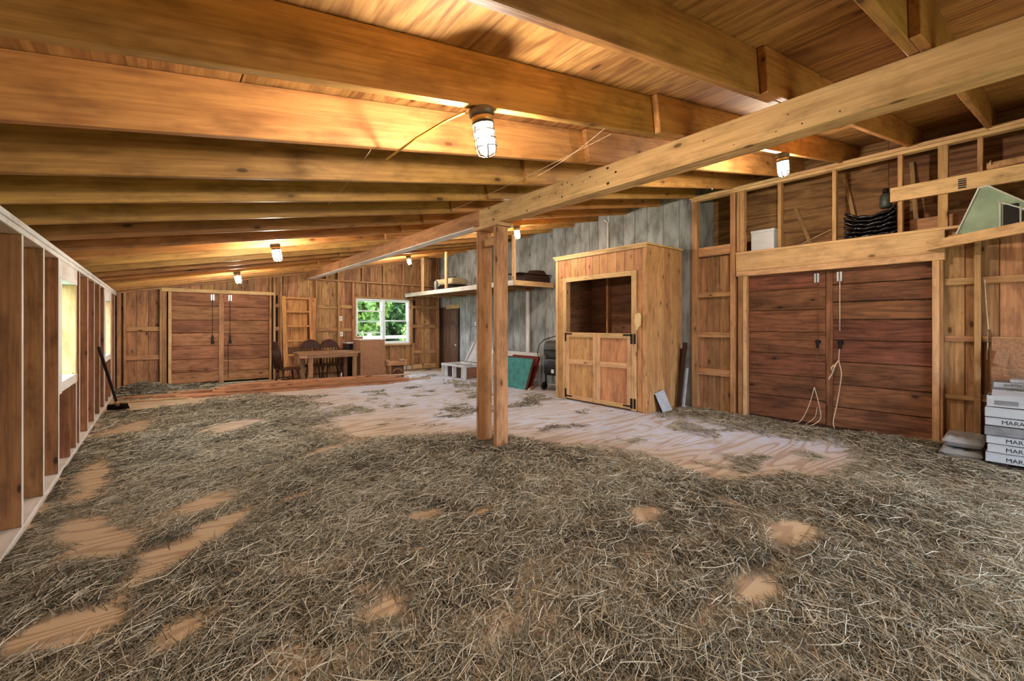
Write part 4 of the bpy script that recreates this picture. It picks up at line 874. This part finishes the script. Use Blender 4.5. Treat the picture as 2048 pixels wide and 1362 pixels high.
B('carton_body', 6.10, 6.30, 0.07, 0.31, 0.556, 0.76, 'carton_grey', o, axis=1); B('label_band', 6.092, 6.099, 0.08, 0.30, 0.71, 0.758, 'carton', o, axis=1); B('lid', 6.11, 6.29, 0.0, 0.20, 0.761, 0.79, 'carton', o, axis=1)
text_geo('NORTEA', 0.028, 'ink', 'lettering', o, Matrix.Translation((6.091, 0.235, 0.727)) @ Matrix(((0, 0, -1, 0), (-1, 0, 0, 0), (0, 1, 0, 0), (0, 0, 0, 1))))
def sack(name, label, x0, x1, y0, y1, z0, z1):
    r = empty(name, ((x0+x1)/2, (y0+y1)/2, z0), label, 'sack', 'plastic sacks beside the cartons')
    n1, n2 = 20, 14; vv = []; ff = []
    for s_ in (0, 1):
        for i in range(n1+1):
            for j in range(n2+1):
                u, w = i/n1*2-1, j/n2*2-1
                pil = (max(0, 1-u**6)*max(0, 1-w**6))**0.28
                wr_ = 0.012*math.sin(u*9+w*4)*math.cos(w*7-u*3)
                zz = (z0+z1)/2 + (1 if s_ else -1)*(z1-z0)/2*pil + (wr_*pil if s_ else 0)
                vv.append(((x0+x1)/2+u*(x1-x0)/2, (y0+y1)/2+w*(y1-y0)/2, zz))
    q = (n1+1)*(n2+1)
    for s_ in (0, 1):
        for i in range(n1):
            for j in range(n2):
                a_ = s_*q+i*(n2+1)+j; f_ = (a_, a_+1, a_+n2+2, a_+n2+1); ff.append(f_[::-1] if s_ else f_)
    M('sack_body', vv, ff, 'bag', r, True)
    B('seam', x0-.012, x0+.012, y0+.04, y1-.04, (z0+z1)/2-.004, (z0+z1)/2+.004, 'bag', r)
    return r
sack('plastic_sack', 'wrinkled white plastic sack lying on the floor beside the cartons', 5.98, 6.40, 0.36, 0.66, 0.0, 0.092); sack('plastic_sack', 'white plastic sack lying on top of the other sack', 5.98, 6.40, 0.355, 0.64, 0.105, 0.21)

# ------------------------------------------------------------------ lumber rack boards, leaning green sash
rk = empty('rack_board', (6.32, 0.0, 2.76), 'long stamped pine board fixed across the upper studs', 'board')
B('pine_board', 6.395, 6.436, -1.6, 1.097, 2.68, 2.84, 'trim', rk); B('grade_stamp', 6.3935, 6.3945, 0.50, 0.56, 2.70, 2.80, 'ink', rk, axis=2)
for k in range(4): B('stamp_gap', 6.3925, 6.3934, 0.497, 0.563, 2.715+.022*k, 2.722+.022*k, 'trim', rk)
rk2 = empty('shelf_arm', (6.2, 0.4, 2.11), 'pine board running out from the door header below the green panel', 'board')
bar('pine_board', (6.415, 0.79, 2.145), (5.55, -0.33, 2.16), 0.04, 0.10, 'trim', rk2); bar('cleat', (6.37, 0.62, 2.21), (6.30, 0.53, 2.21), 0.04, 0.025, 'stud', rk2)
gp = empty('green_sash', (6.35, 0.4, 2.2), 'pale green tilted hatch panel with a small dark pane, between the two boards', 'panel')
GQ = [(0.574, 2.21), (0.411, 2.665), (0.35, 2.672), (-0.10, 2.27), (-0.13, 2.21)]
vv = [(6.35, y, z) for y, z in GQ]+[(6.364, y, z) for y, z in GQ]
M('panel_sheet', vv, [tuple(range(5)), tuple(range(9, 4, -1))]+[(i, (i+1) % 5, 5+(i+1) % 5, 5+i) for i in range(5)], 'greenpanel', gp)
for i_ in range(3):
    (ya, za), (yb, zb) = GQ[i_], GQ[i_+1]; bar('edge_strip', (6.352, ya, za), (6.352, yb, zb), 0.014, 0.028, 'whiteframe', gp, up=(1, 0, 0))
def gbar(n_, ya, za, yb, zb, w, t, mt): return bar(n_, (6.347, ya, za), (6.347, yb, zb), w, t, mt, gp, up=(1, 0, 0))
gbar('pane', 0.20, 2.25, 0.20, 2.46, 0.10, 0.01, 'black'); gbar('pane', 0.085, 2.25, 0.085, 2.38, 0.09, 0.01, 'black')
gbar('pane_frame', 0.27, 2.23, 0.27, 2.50, 0.012, 0.016, 'whiteframe'); gbar('pane_frame', 0.14, 2.23, 0.14, 2.43, 0.012, 0.016, 'whiteframe'); gbar('pane_frame', 0.28, 2.50, 0.02, 2.33, 0.012, 0.016, 'whiteframe'); gbar('pane_frame', 0.28, 2.236, 0.0, 2.236, 0.012, 0.016, 'whiteframe')
B('ledge_batten', 6.34, 6.438, -0.2, 0.60, 2.17, 2.209, 'trim', gp)

o = empty('round_pole', (6.40, 0.0, 2.93), 'weathered round pole lying above the stamped board across the upper studs', 'pole')
tube('pole_shaft', [(6.40, 0.36, 2.875), (6.40, -0.5, 2.90), (6.40, -1.3, 2.92)], [0.034, 0.036, 0.04], 'stud', o, 10); tube('twine', [(6.362, 0.33, 2.87), (6.358, 0.335, 2.90), (6.372, 0.33, 2.92)], 0.006, 'rope', o)
o = empty('cardboard_sheet', (6.35, 0.0, 0.5), 'brown cardboard sheet leaning on the studs behind the tile cartons', 'cardboard')
bar('sheet', (6.372, 0.02, 0.56), (6.425, 0.02, 1.16), 0.62, 0.006, 'particle', o, up=(-1, 0, 0.1)); bar('torn_flap', (6.36, 0.22, 0.95), (6.30, 0.30, 1.0), 0.16, 0.004, 'particle', o, up=(-1, 0, 0.6))
o = empty('baling_twine', (6.43, 0.37, 1.0), 'thin pale baling twine hanging down the stud beside the tile cartons', 'twine')
tube('cord_run', [(6.432, 0.375, 1.75), (6.428, 0.365, 1.5), (6.43, 0.35, 1.25), (6.43, 0.36, 0.95)], 0.005, 'rope', o); tube('cord_knot', [(6.43, 0.345, 1.25), (6.42, 0.335, 1.2), (6.43, 0.345, 1.12)], 0.011, 'ropedark', o)

# ------------------------------------------------------------------ things on the upper ledge
o = empty('foam_box', (6.7, 2.5, 2.326), 'white foam box on the ledge above the sliding doors', 'box')
B('box_body', 6.60, 6.86, 2.36, 2.66, 2.328, 2.60, 'foam', o, axis=2); B('box_lid', 6.595, 6.865, 2.355, 2.665, 2.601, 2.64, 'foam', o, axis=1)
o = empty('plastic_pipe', (6.8, 3.05, 2.34), 'short white plastic pipe lying on the ledge beyond the foam box', 'pipe')
tube('pipe_wall', [(6.62, 3.10, 2.352), (6.95, 2.95, 2.352)], 0.024, 'plastic_white', o, 10); tube('pipe_collar', [(6.61, 3.105, 2.352), (6.65, 3.087, 2.352)], 0.0255, 'plastic_white', o, 10)
tp = empty('folded_tarp', (6.75, 1.33, 2.326), 'glossy black folded tarp sagging on the ledge above the sliding doors', 'tarp')
for k in range(7):
    vv = []; ff = []; n1 = 22
    z_b = 2.33+0.046*k; amp = 0.012*k
    for i in range(n1+1):
        u = i/n1*2-1
        zc = z_b + amp*(u*u)*1.1 + 0.006*math.sin(u*11+k); hw = 0.022+0.004*math.sin(u*6+k*2)
        ww = 0.15*(1-0.08*random.random())
        yy = 1.335+u*(0.245+0.006*math.sin(k*3))
        for j in range(10):
            an = 2*math.pi*j/10; vv.append((6.78+ww*math.copysign(abs(math.cos(an))**0.5, math.cos(an))+.006*math.sin(u*14+k), yy, zc+hw*math.copysign(abs(math.sin(an))**0.6, math.sin(an))))
    for i in range(n1):
        for j in range(10): ff.append((i*10+j, i*10+(j+1) % 10, (i+1)*10+(j+1) % 10, (i+1)*10+j))
    ff.append(tuple(range(9, -1, -1))); ff.append(tuple(n1*10+j for j in range(10)))
    M('tarp_fold', vv, ff, 'tarp', tp, True)
o = empty('dark_canister', (6.75, 1.2, 2.70), 'small dark canister with a cap resting on the black tarp', 'canister')
lathe('can_body', [(0.05, 0), (0.06, 0.02), (0.06, 0.13), (0.04, 0.17), (0.02, 0.18)], 'grill', o, 14, (6.72, 1.19, 2.69)); lathe('cap', [(0.03, 0), (0.03, 0.04), (0.02, 0.05)], 'iron', o, 12, (6.72, 1.19, 2.871))
for (ya, za, yb, zb, lb) in ((2.10, 2.345, 1.72, 2.52, 'thin pale stick propped on the ledge between two short studs'), (2.0, 2.34, 1.69, 2.40, 'thin brown stick lying low on the ledge between two short studs')):
    tag(tube('thin_stick', [(6.62, ya, za), (6.68, yb, zb)], 0.007, 'trim' if zb > 2.45 else 'stud'), lb, 'stick')
for k, (ya, yb) in enumerate(((1.05, 1.60), (0.66, 0.98))):
    tag(bar('ledge_batten', (6.58, ya, 2.338), (6.60, yb, 2.338), 0.04, 0.02, 'trim'), ('thin batten on the ledge in front of the black tarp', 'thin batten on the ledge beyond the tarp toward the stamped board')[k], 'batten')
tag(bar('ledge_block', (6.75, 0.50, 2.42), (6.75, 0.98, 2.42), 0.06, 0.18, 'stud'), 'brown timber offcut standing on edge on the ledge beside the tarp', 'offcut')

# ------------------------------------------------------------------ caged lamps
def make_lamp(label):
    r = empty('caged_lamp', (0, 0, 0), label, 'lamp', 'caged jar lamps under the rafters')
    lathe('mount_box', [(0.05, 0.0), (0.058, -0.006), (0.058, -0.03), (0.05, -0.036)], 'grey_metal', r, 16)
    lathe('collar', [(0.046, -0.036), (0.05, -0.04), (0.05, -0.058), (0.044, -0.062)], 'brass', r, 16)
    lathe('glass_jar', [(0.036, -0.062), (0.041, -0.068), (0.041, -0.17), (0.034, -0.19), (0.018, -0.20)], 'jar', r, 16)
    lathe('bulb', [(0.010, -0.07), (0.013, -0.085), (0.024, -0.105), (0.027, -0.125), (0.022, -0.148), (0.010, -0.158)], 'lamp', r, 14)
    cg = lathe('cage_collar', [(0.047, -0.062), (0.051, -0.064), (0.051, -0.07), (0.047, -0.072)], 'cage', r, 16)
    for k in range(6):
        a_ = k*math.pi/3; c_, s_ = math.cos(a_), math.sin(a_)
        V_, F_ = tube_geo([(0.049*c_, 0.049*s_, -0.066), (0.049*c_, 0.049*s_, -0.175), (0.04*c_, 0.04*s_, -0.2), (0.012*c_, 0.012*s_, -0.212)], 0.0028, 4)
        M('cage_bar', V_, F_, 'cage', r)
    for z in (-0.10, -0.135, -0.17):
        V_, F_ = tube_geo([(0.049*math.cos(t*math.pi/8), 0.049*math.sin(t*math.pi/8), z) for t in range(16)], 0.0026, 4, True); M('cage_ring', V_, F_, 'cage', r)
    return r
tilt = Matrix.Rotation(-math.atan(SL), 4, 'Y')
LAMPS = [(1.12, 1.60, 'caged jar lamp on the rafter with a loose yellow cable'), (1.06, 5.79, 'caged jar lamp above the floor midway along the stud wall side'), (1.09, 9.38, 'caged jar lamp before the rear sliding doors'),
         (4.48, 9.34, 'caged jar lamp above the floor before the window'), (4.49, 5.41, 'caged jar lamp beyond the post, before the closet'), (4.56, 1.56, 'caged jar lamp before the sliding doors under the open ledge')]
proto = None
for k, (x, y, lb) in enumerate(LAMPS):
    if proto is None: lp = make_lamp(lb); proto = lp
    else: lp = copy_tree(proto); lp['label'] = lb
    lp.matrix_basis = Matrix.Translation((x, y, zr(x)-0.001)) @ tilt
    lp['_k'] = k
for lp in [o for o in COL.objects if '_k' in o.keys()]:
    k = lp['_k']; del lp['_k']
bpy.context.view_layer.update()
ca = proto
def world_child(o, parent):
    o.parent = parent; o.matrix_parent_inverse = parent.matrix_basis.inverted()
cb = tube('loose_cable', [(1.055, 1.63, zr(1.05)-.012), (1.02, 1.75, zr(1.0)-.01), (0.98, 1.95, 2.22), (0.93, 2.195, 2.175)], 0.0055, 'yellow'); world_child(cb, ca)
pts = [(1.11, 1.55, 2.065), (1.07, 1.53, 2.03), (1.02, 1.5, 2.045), (1.05, 1.54, 2.10), (1.06, 1.555, 2.16)]
cb = tube('loose_wire', pts, 0.002, 'trim'); world_child(cb, ca)
# cobweb strands
WEB = [((2.02, 1.58, 2.40), (2.33, 4.10, 2.475), 'long cobweb strand stretched between rafters before the beam'), ((2.0, 1.60, 2.44), (1.98, 2.2, 2.30), 'short cobweb strand hanging near the caged lamp'),
       ((0.85, 2.21, 2.21), (1.0, 3.47, 2.22), 'cobweb strand hanging between two rafters')]
for a_, b_, lb in WEB:
    A_, B_ = Vector(a_), Vector(b_); tag(tube('cobweb_strand', [A_.lerp(B_, t/8) - Vector((0, 0, 0.02*math.sin(math.pi*t/8))) for t in range(9)], 0.0009, 'web', None, 4), lb, 'cobweb')

# ------------------------------------------------------------------ hay (stuff)
hay = None
gx = np.arange(XL+0.01, 6.46, 0.035); gy = np.arange(-0.4, 11.38, 0.04)
PX, PY = np.meshgrid(gx, gy, indexing='ij'); D = density(PX, PY)
Hh = 0.05*np.clip(D-0.42, 0, 1)*(0.35+1.1*fbm(PX*4.5, PY*4.5, 51)) + 0.018*np.clip(D-0.45, 0, 1)*vnoise(PX*17, PY*17, 61)
Hh = Hh + 0.10*blob(PX, PY, -0.25, 11.0, 0.45, 0.35) + 0.05*blob(PX, PY, 3.95, 0.9, 0.4, 0.3)*fbm(PX*3, PY*3, 5)
Hh = Hh - 0.006
CLOSE = (PX > 5.44) & (PY > 3.6) & (PY < 5.55)
CLOSE |= ((PX > 5.44) & (PY > 5.5)) | ((PX > 5.82) & (PY < 0.67)) | ((PX > 2.2) & (PY > 9.8))
Hh = np.where(CLOSE, -0.006, Hh)
keep = Hh > -0.0058
ix = np.arange(PX.size).reshape(PX.shape)
Fq = np.stack([ix[:-1, :-1], ix[1:, :-1], ix[1:, 1:], ix[:-1, 1:]], -1).reshape(-1, 4)
kf = keep.reshape(-1)[Fq].any(1); Fq = Fq[kf]
used = np.unique(Fq); rm = -np.ones(PX.size, int); rm[used] = np.arange(used.size)
Vm = np.stack([PX, PY, Hh], -1).reshape(-1, 3)[used]
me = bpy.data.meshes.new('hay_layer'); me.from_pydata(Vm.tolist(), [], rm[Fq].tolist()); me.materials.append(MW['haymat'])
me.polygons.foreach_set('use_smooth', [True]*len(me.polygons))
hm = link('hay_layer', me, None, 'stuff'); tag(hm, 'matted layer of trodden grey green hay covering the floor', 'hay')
def hay_height(x, y):
    i = np.clip(((x-gx[0])/0.035).astype(int), 0, len(gx)-1); j = np.clip(((y-gy[0])/0.04).astype(int), 0, len(gy)-1); return np.maximum(Hh[i, j], 0)
NST = 230000
def strands(cx, cy, cz, L, wd, ang, bend, tiltz, rnd):
    n = len(cx); ca_, sa_ = np.cos(ang), np.sin(ang)
    px_, py_ = -sa_, ca_
    P0 = np.stack([cx-ca_*L/2+px_*bend*L, cy-sa_*L/2+py_*bend*L, cz+rng.uniform(0, .012, n)], 1)
    P1 = np.stack([cx, cy, cz+0.006+rng.uniform(0, .012, n)], 1)
    P2 = np.stack([cx+ca_*L/2+px_*bend*L, cy+sa_*L/2+py_*bend*L, cz+tiltz*L+rng.uniform(0, .01, n)], 1)
    tw = rng.uniform(-1.0, 1.0, n); w = np.stack([px_*np.cos(tw), py_*np.cos(tw), np.sin(tw)], 1)*(wd/2)[:, None]
    V_ = np.stack([P0-w, P0+w, P1-w, P1+w, P2-w*.6, P2+w*.6], 1).reshape(-1, 3)
    b_ = np.arange(n)[:, None]*6
    F_ = np.concatenate([b_+np.array([0, 1, 3, 2]), b_+np.array([2, 3, 5, 4])], 1).reshape(-1, 4)
    return V_, F_, np.repeat(rnd, 6)
def build_strands(name, V_, F_, rnd):
    me = bpy.data.meshes.new(name); me.vertices.add(len(V_)); me.vertices.foreach_set('co', V_.astype(np.float32).ravel())
    me.loops.add(F_.size); me.loops.foreach_set('vertex_index', F_.astype(np.int32).ravel())
    me.polygons.add(len(F_)); me.polygons.foreach_set('loop_start', np.arange(0, F_.size, 4, dtype=np.int32)); me.update(calc_edges=True)
    at = me.attributes.new('rnd', 'FLOAT', 'POINT'); at.data.foreach_set('value', rnd.astype(np.float32)); me.materials.append(MW['hay'])
    return me
# candidates: denser near the viewpoint side of the barn, sparser toward the rear
cx_ = rng.uniform(XL+.05, 6.42, 1500000); cy_ = rng.uniform(-0.4, 11.36, 1500000)
kk = cx_*math.sin(YAW)+cy_*math.cos(YAW); lat = cx_*math.cos(YAW)-cy_*math.sin(YAW)
vis = (kk > 1.3) & (np.abs(lat) < kk*1.24+0.15)
pd = density(cx_, cy_); pk = np.clip(3.0/np.maximum(kk, 1), 0, 1)**1.5
EXC = [(5.42, 6.5, 3.58, 5.55), (5.44, 6.5, 8.45, 9.75), (5.5, 6.5, 5.55, 8.5), (5.80, 6.43, -0.4, 0.68), (3.55, 4.75, 9.9, 11.38), (2.2, 3.65, 9.8, 11.38), (2.70, 2.95, 3.59, 4.06)]
bad = np.zeros(cx_.size, bool)
for q in EXC: bad |= (cx_ > q[0]-.03) & (cx_ < q[1]) & (cy_ > q[2]-.03) & (cy_ < q[3]+.03)
acc = vis & ~bad & (rng.random(cx_.size) < np.clip(pd*1.05-0.05, 0, 1)*pk)
cx_, cy_, kk, pd = cx_[acc][:NST], cy_[acc][:NST], kk[acc][:NST], pd[acc][:NST]
n = len(cx_)
flow = 0.75+1.6*(vnoise(cx_*0.6, cy_*0.6, 91)-0.5)
ang = np.where(rng.random(n) < 0.45, flow+rng.normal(0, 0.45, n), rng.uniform(0, math.pi*2, n))
Ls = np.clip(rng.lognormal(-2.65, 0.5, n), 0.025, 0.24)
wd = np.maximum(rng.uniform(0.0016, 0.0038, n), kk*0.0011)
patch = fbm(cx_*1.3, cy_*1.3, 131)
rnd = np.clip(rng.beta(2.2, 2.6, n)*0.9+0.55*(patch-0.5)+0.03, 0, 1)
cz = hay_height(cx_, cy_)*rng.uniform(0.75, 1.15, n)
V_, F_, rv = strands(cx_, cy_, cz, Ls, wd, ang, rng.normal(0, 0.08, n), rng.uniform(0, 0.22, n)*(rng.random(n) < .5), rnd)
V_[:, 0] = V_[:, 0].clip(XL+.012, 6.43); V_[:, 1] = V_[:, 1].clip(-1, 11.38)
hs_ = link('loose_hay', build_strands('loose_hay', V_, F_, rv), None, 'stuff'); tag(hs_, 'loose dry hay stalks strewn over the barn floor', 'hay')
# longer pale stalks lying on top
sel = rng.random(len(cx_)) < 0.07
lx, ly, lk = cx_[sel], cy_[sel], kk[sel]; n = len(lx)
V2, F2, r2 = strands(lx, ly, hay_height(lx, ly)+0.008, np.clip(rng.lognormal(-2.1, 0.35, n), 0.07, 0.24), np.maximum(rng.uniform(0.0018, 0.004, n), lk*0.0010), np.where(rng.random(n) < .5, 0.7+rng.normal(0, .5, n), rng.uniform(0, 6.28, n)), rng.normal(0, .12, n), rng.uniform(0, .12, n), rng.uniform(.45, .95, n))
V2[:, 0] = V2[:, 0].clip(XL+.012, 6.43); V2[:, 1] = V2[:, 1].clip(-1, 11.38)
ls_ = link('pale_stalks', build_strands('pale_stalks', V2, F2, r2), None, 'stuff'); tag(ls_, 'long pale straw stalks lying on top of the grey hay', 'straw')
# hay lying on the cartons
n = 1500; V_, F_, rv = strands(rng.normal(6.18, .12, n).clip(5.9, 6.36), rng.normal(-0.02, .12, n).clip(-.3, .3), 0.56+np.abs(rng.normal(0.04, .10, n)), rng.uniform(.08, .36, n), rng.uniform(.002, .004, n), rng.uniform(0, 6.28, n), rng.normal(0, .15, n), rng.uniform(-.1, .4, n), rng.uniform(.15, .8, n))
ht = link('hay_tuft', build_strands('hay_tuft', V_, F_, rv), None, 'stuff'); tag(ht, 'tuft of dry hay heaped on top of the tile cartons', 'hay')

# ------------------------------------------------------------------ outside
gr = M('lawn_ground', [(-40, -30, -0.25), (40, -30, -0.25), (40, 60, -0.25), (-40, 60, -0.25)], [(0, 1, 2, 3)], 'lawn', None, False, 'structure')
def leafcloud(name, label, cat, c, rad, n, size, mat, trunk=True):
    r = empty(name, (c[0], c[1], -0.25), label, cat)
    u = rng.normal(size=(n, 3)); u /= np.linalg.norm(u, axis=1)[:, None]; rr = rng.random(n)**(1/2.2)
    ctr = np.array(c)+u*rr[:, None]*np.array(rad)
    a_ = rng.normal(size=(n, 3)); a_ /= np.linalg.norm(a_, axis=1)[:, None]; b_ = np.cross(a_, rng.normal(size=(n, 3))); b_ /= np.linalg.norm(b_, axis=1)[:, None]
    s_ = size*rng.uniform(.6, 1.3, n)[:, None]
    V_ = np.stack([ctr-a_*s_, ctr+b_*s_*.5, ctr+a_*s_, ctr-b_*s_*.5], 1).reshape(-1, 3)
    M('foliage', V_.tolist(), np.arange(n*4).reshape(-1, 4).tolist(), mat, r)['kind'] = 'stuff'
    if trunk: tube('trunk', [(c[0], c[1], -0.25), (c[0]+.1, c[1], c[2])], [0.16, 0.08], 'bark', r, 8)
leafcloud('leafy_tree', 'tall pale green tree beyond the fence, seen through the open-sash half of the window', 'tree', (7.0, 22.0, 3.2), (2.6, 2.0, 3.4), 9000, .18, 'leaf1')
leafcloud('leafy_tree', 'tall dark green tree beyond the fence, seen through the closed half of the window', 'tree', (13.2, 23.5, 3.2), (3.4, 2.0, 3.6), 11000, .2, 'leaf2')
leafcloud('leafy_tree', 'dense far tree filling the gap behind the other two', 'tree', (12.0, 29.0, 4.0), (11.0, 2.0, 5.5), 16000, .45, 'leaf2')
leafcloud('round_shrub', 'round green shrub in front of the fence outside the window', 'shrub', (8.9, 17.4, 0.7), (0.9, 0.7, 0.8), 2500, .08, 'leaf1', True)
fn = empty('rail_fence', (9, 16.5, -0.25), 'pale rail fence outside beyond the window', 'fence')
for x in (4.5, 6.3, 8.1, 9.9, 11.7): B('fence_post', x-.06, x+.06, 16.44, 16.56, -0.25, 0.95, 'fence', fn)
for z in (0.2, 0.5, 0.8): B('fence_rail', 4.4, 12, 16.40, 16.435, z-.06, z+.06, 'fence', fn)
dk = empty('brown_shed', (6.0, 18.5, -0.25), 'low brown shed with a pale roof edge beyond the fence', 'shed')
B('shed_body', 4.2, 7.2, 17.9, 19.2, -0.25, 0.65, 'redshed', dk, axis=0); B('shed_roof', 4.0, 7.4, 17.7, 19.4, 0.652, 0.74, 'fence', dk, axis=0); B('shed_door', 5.3, 6.0, 17.86, 17.895, -0.2, 0.5, 'furn', dk, axis=2)
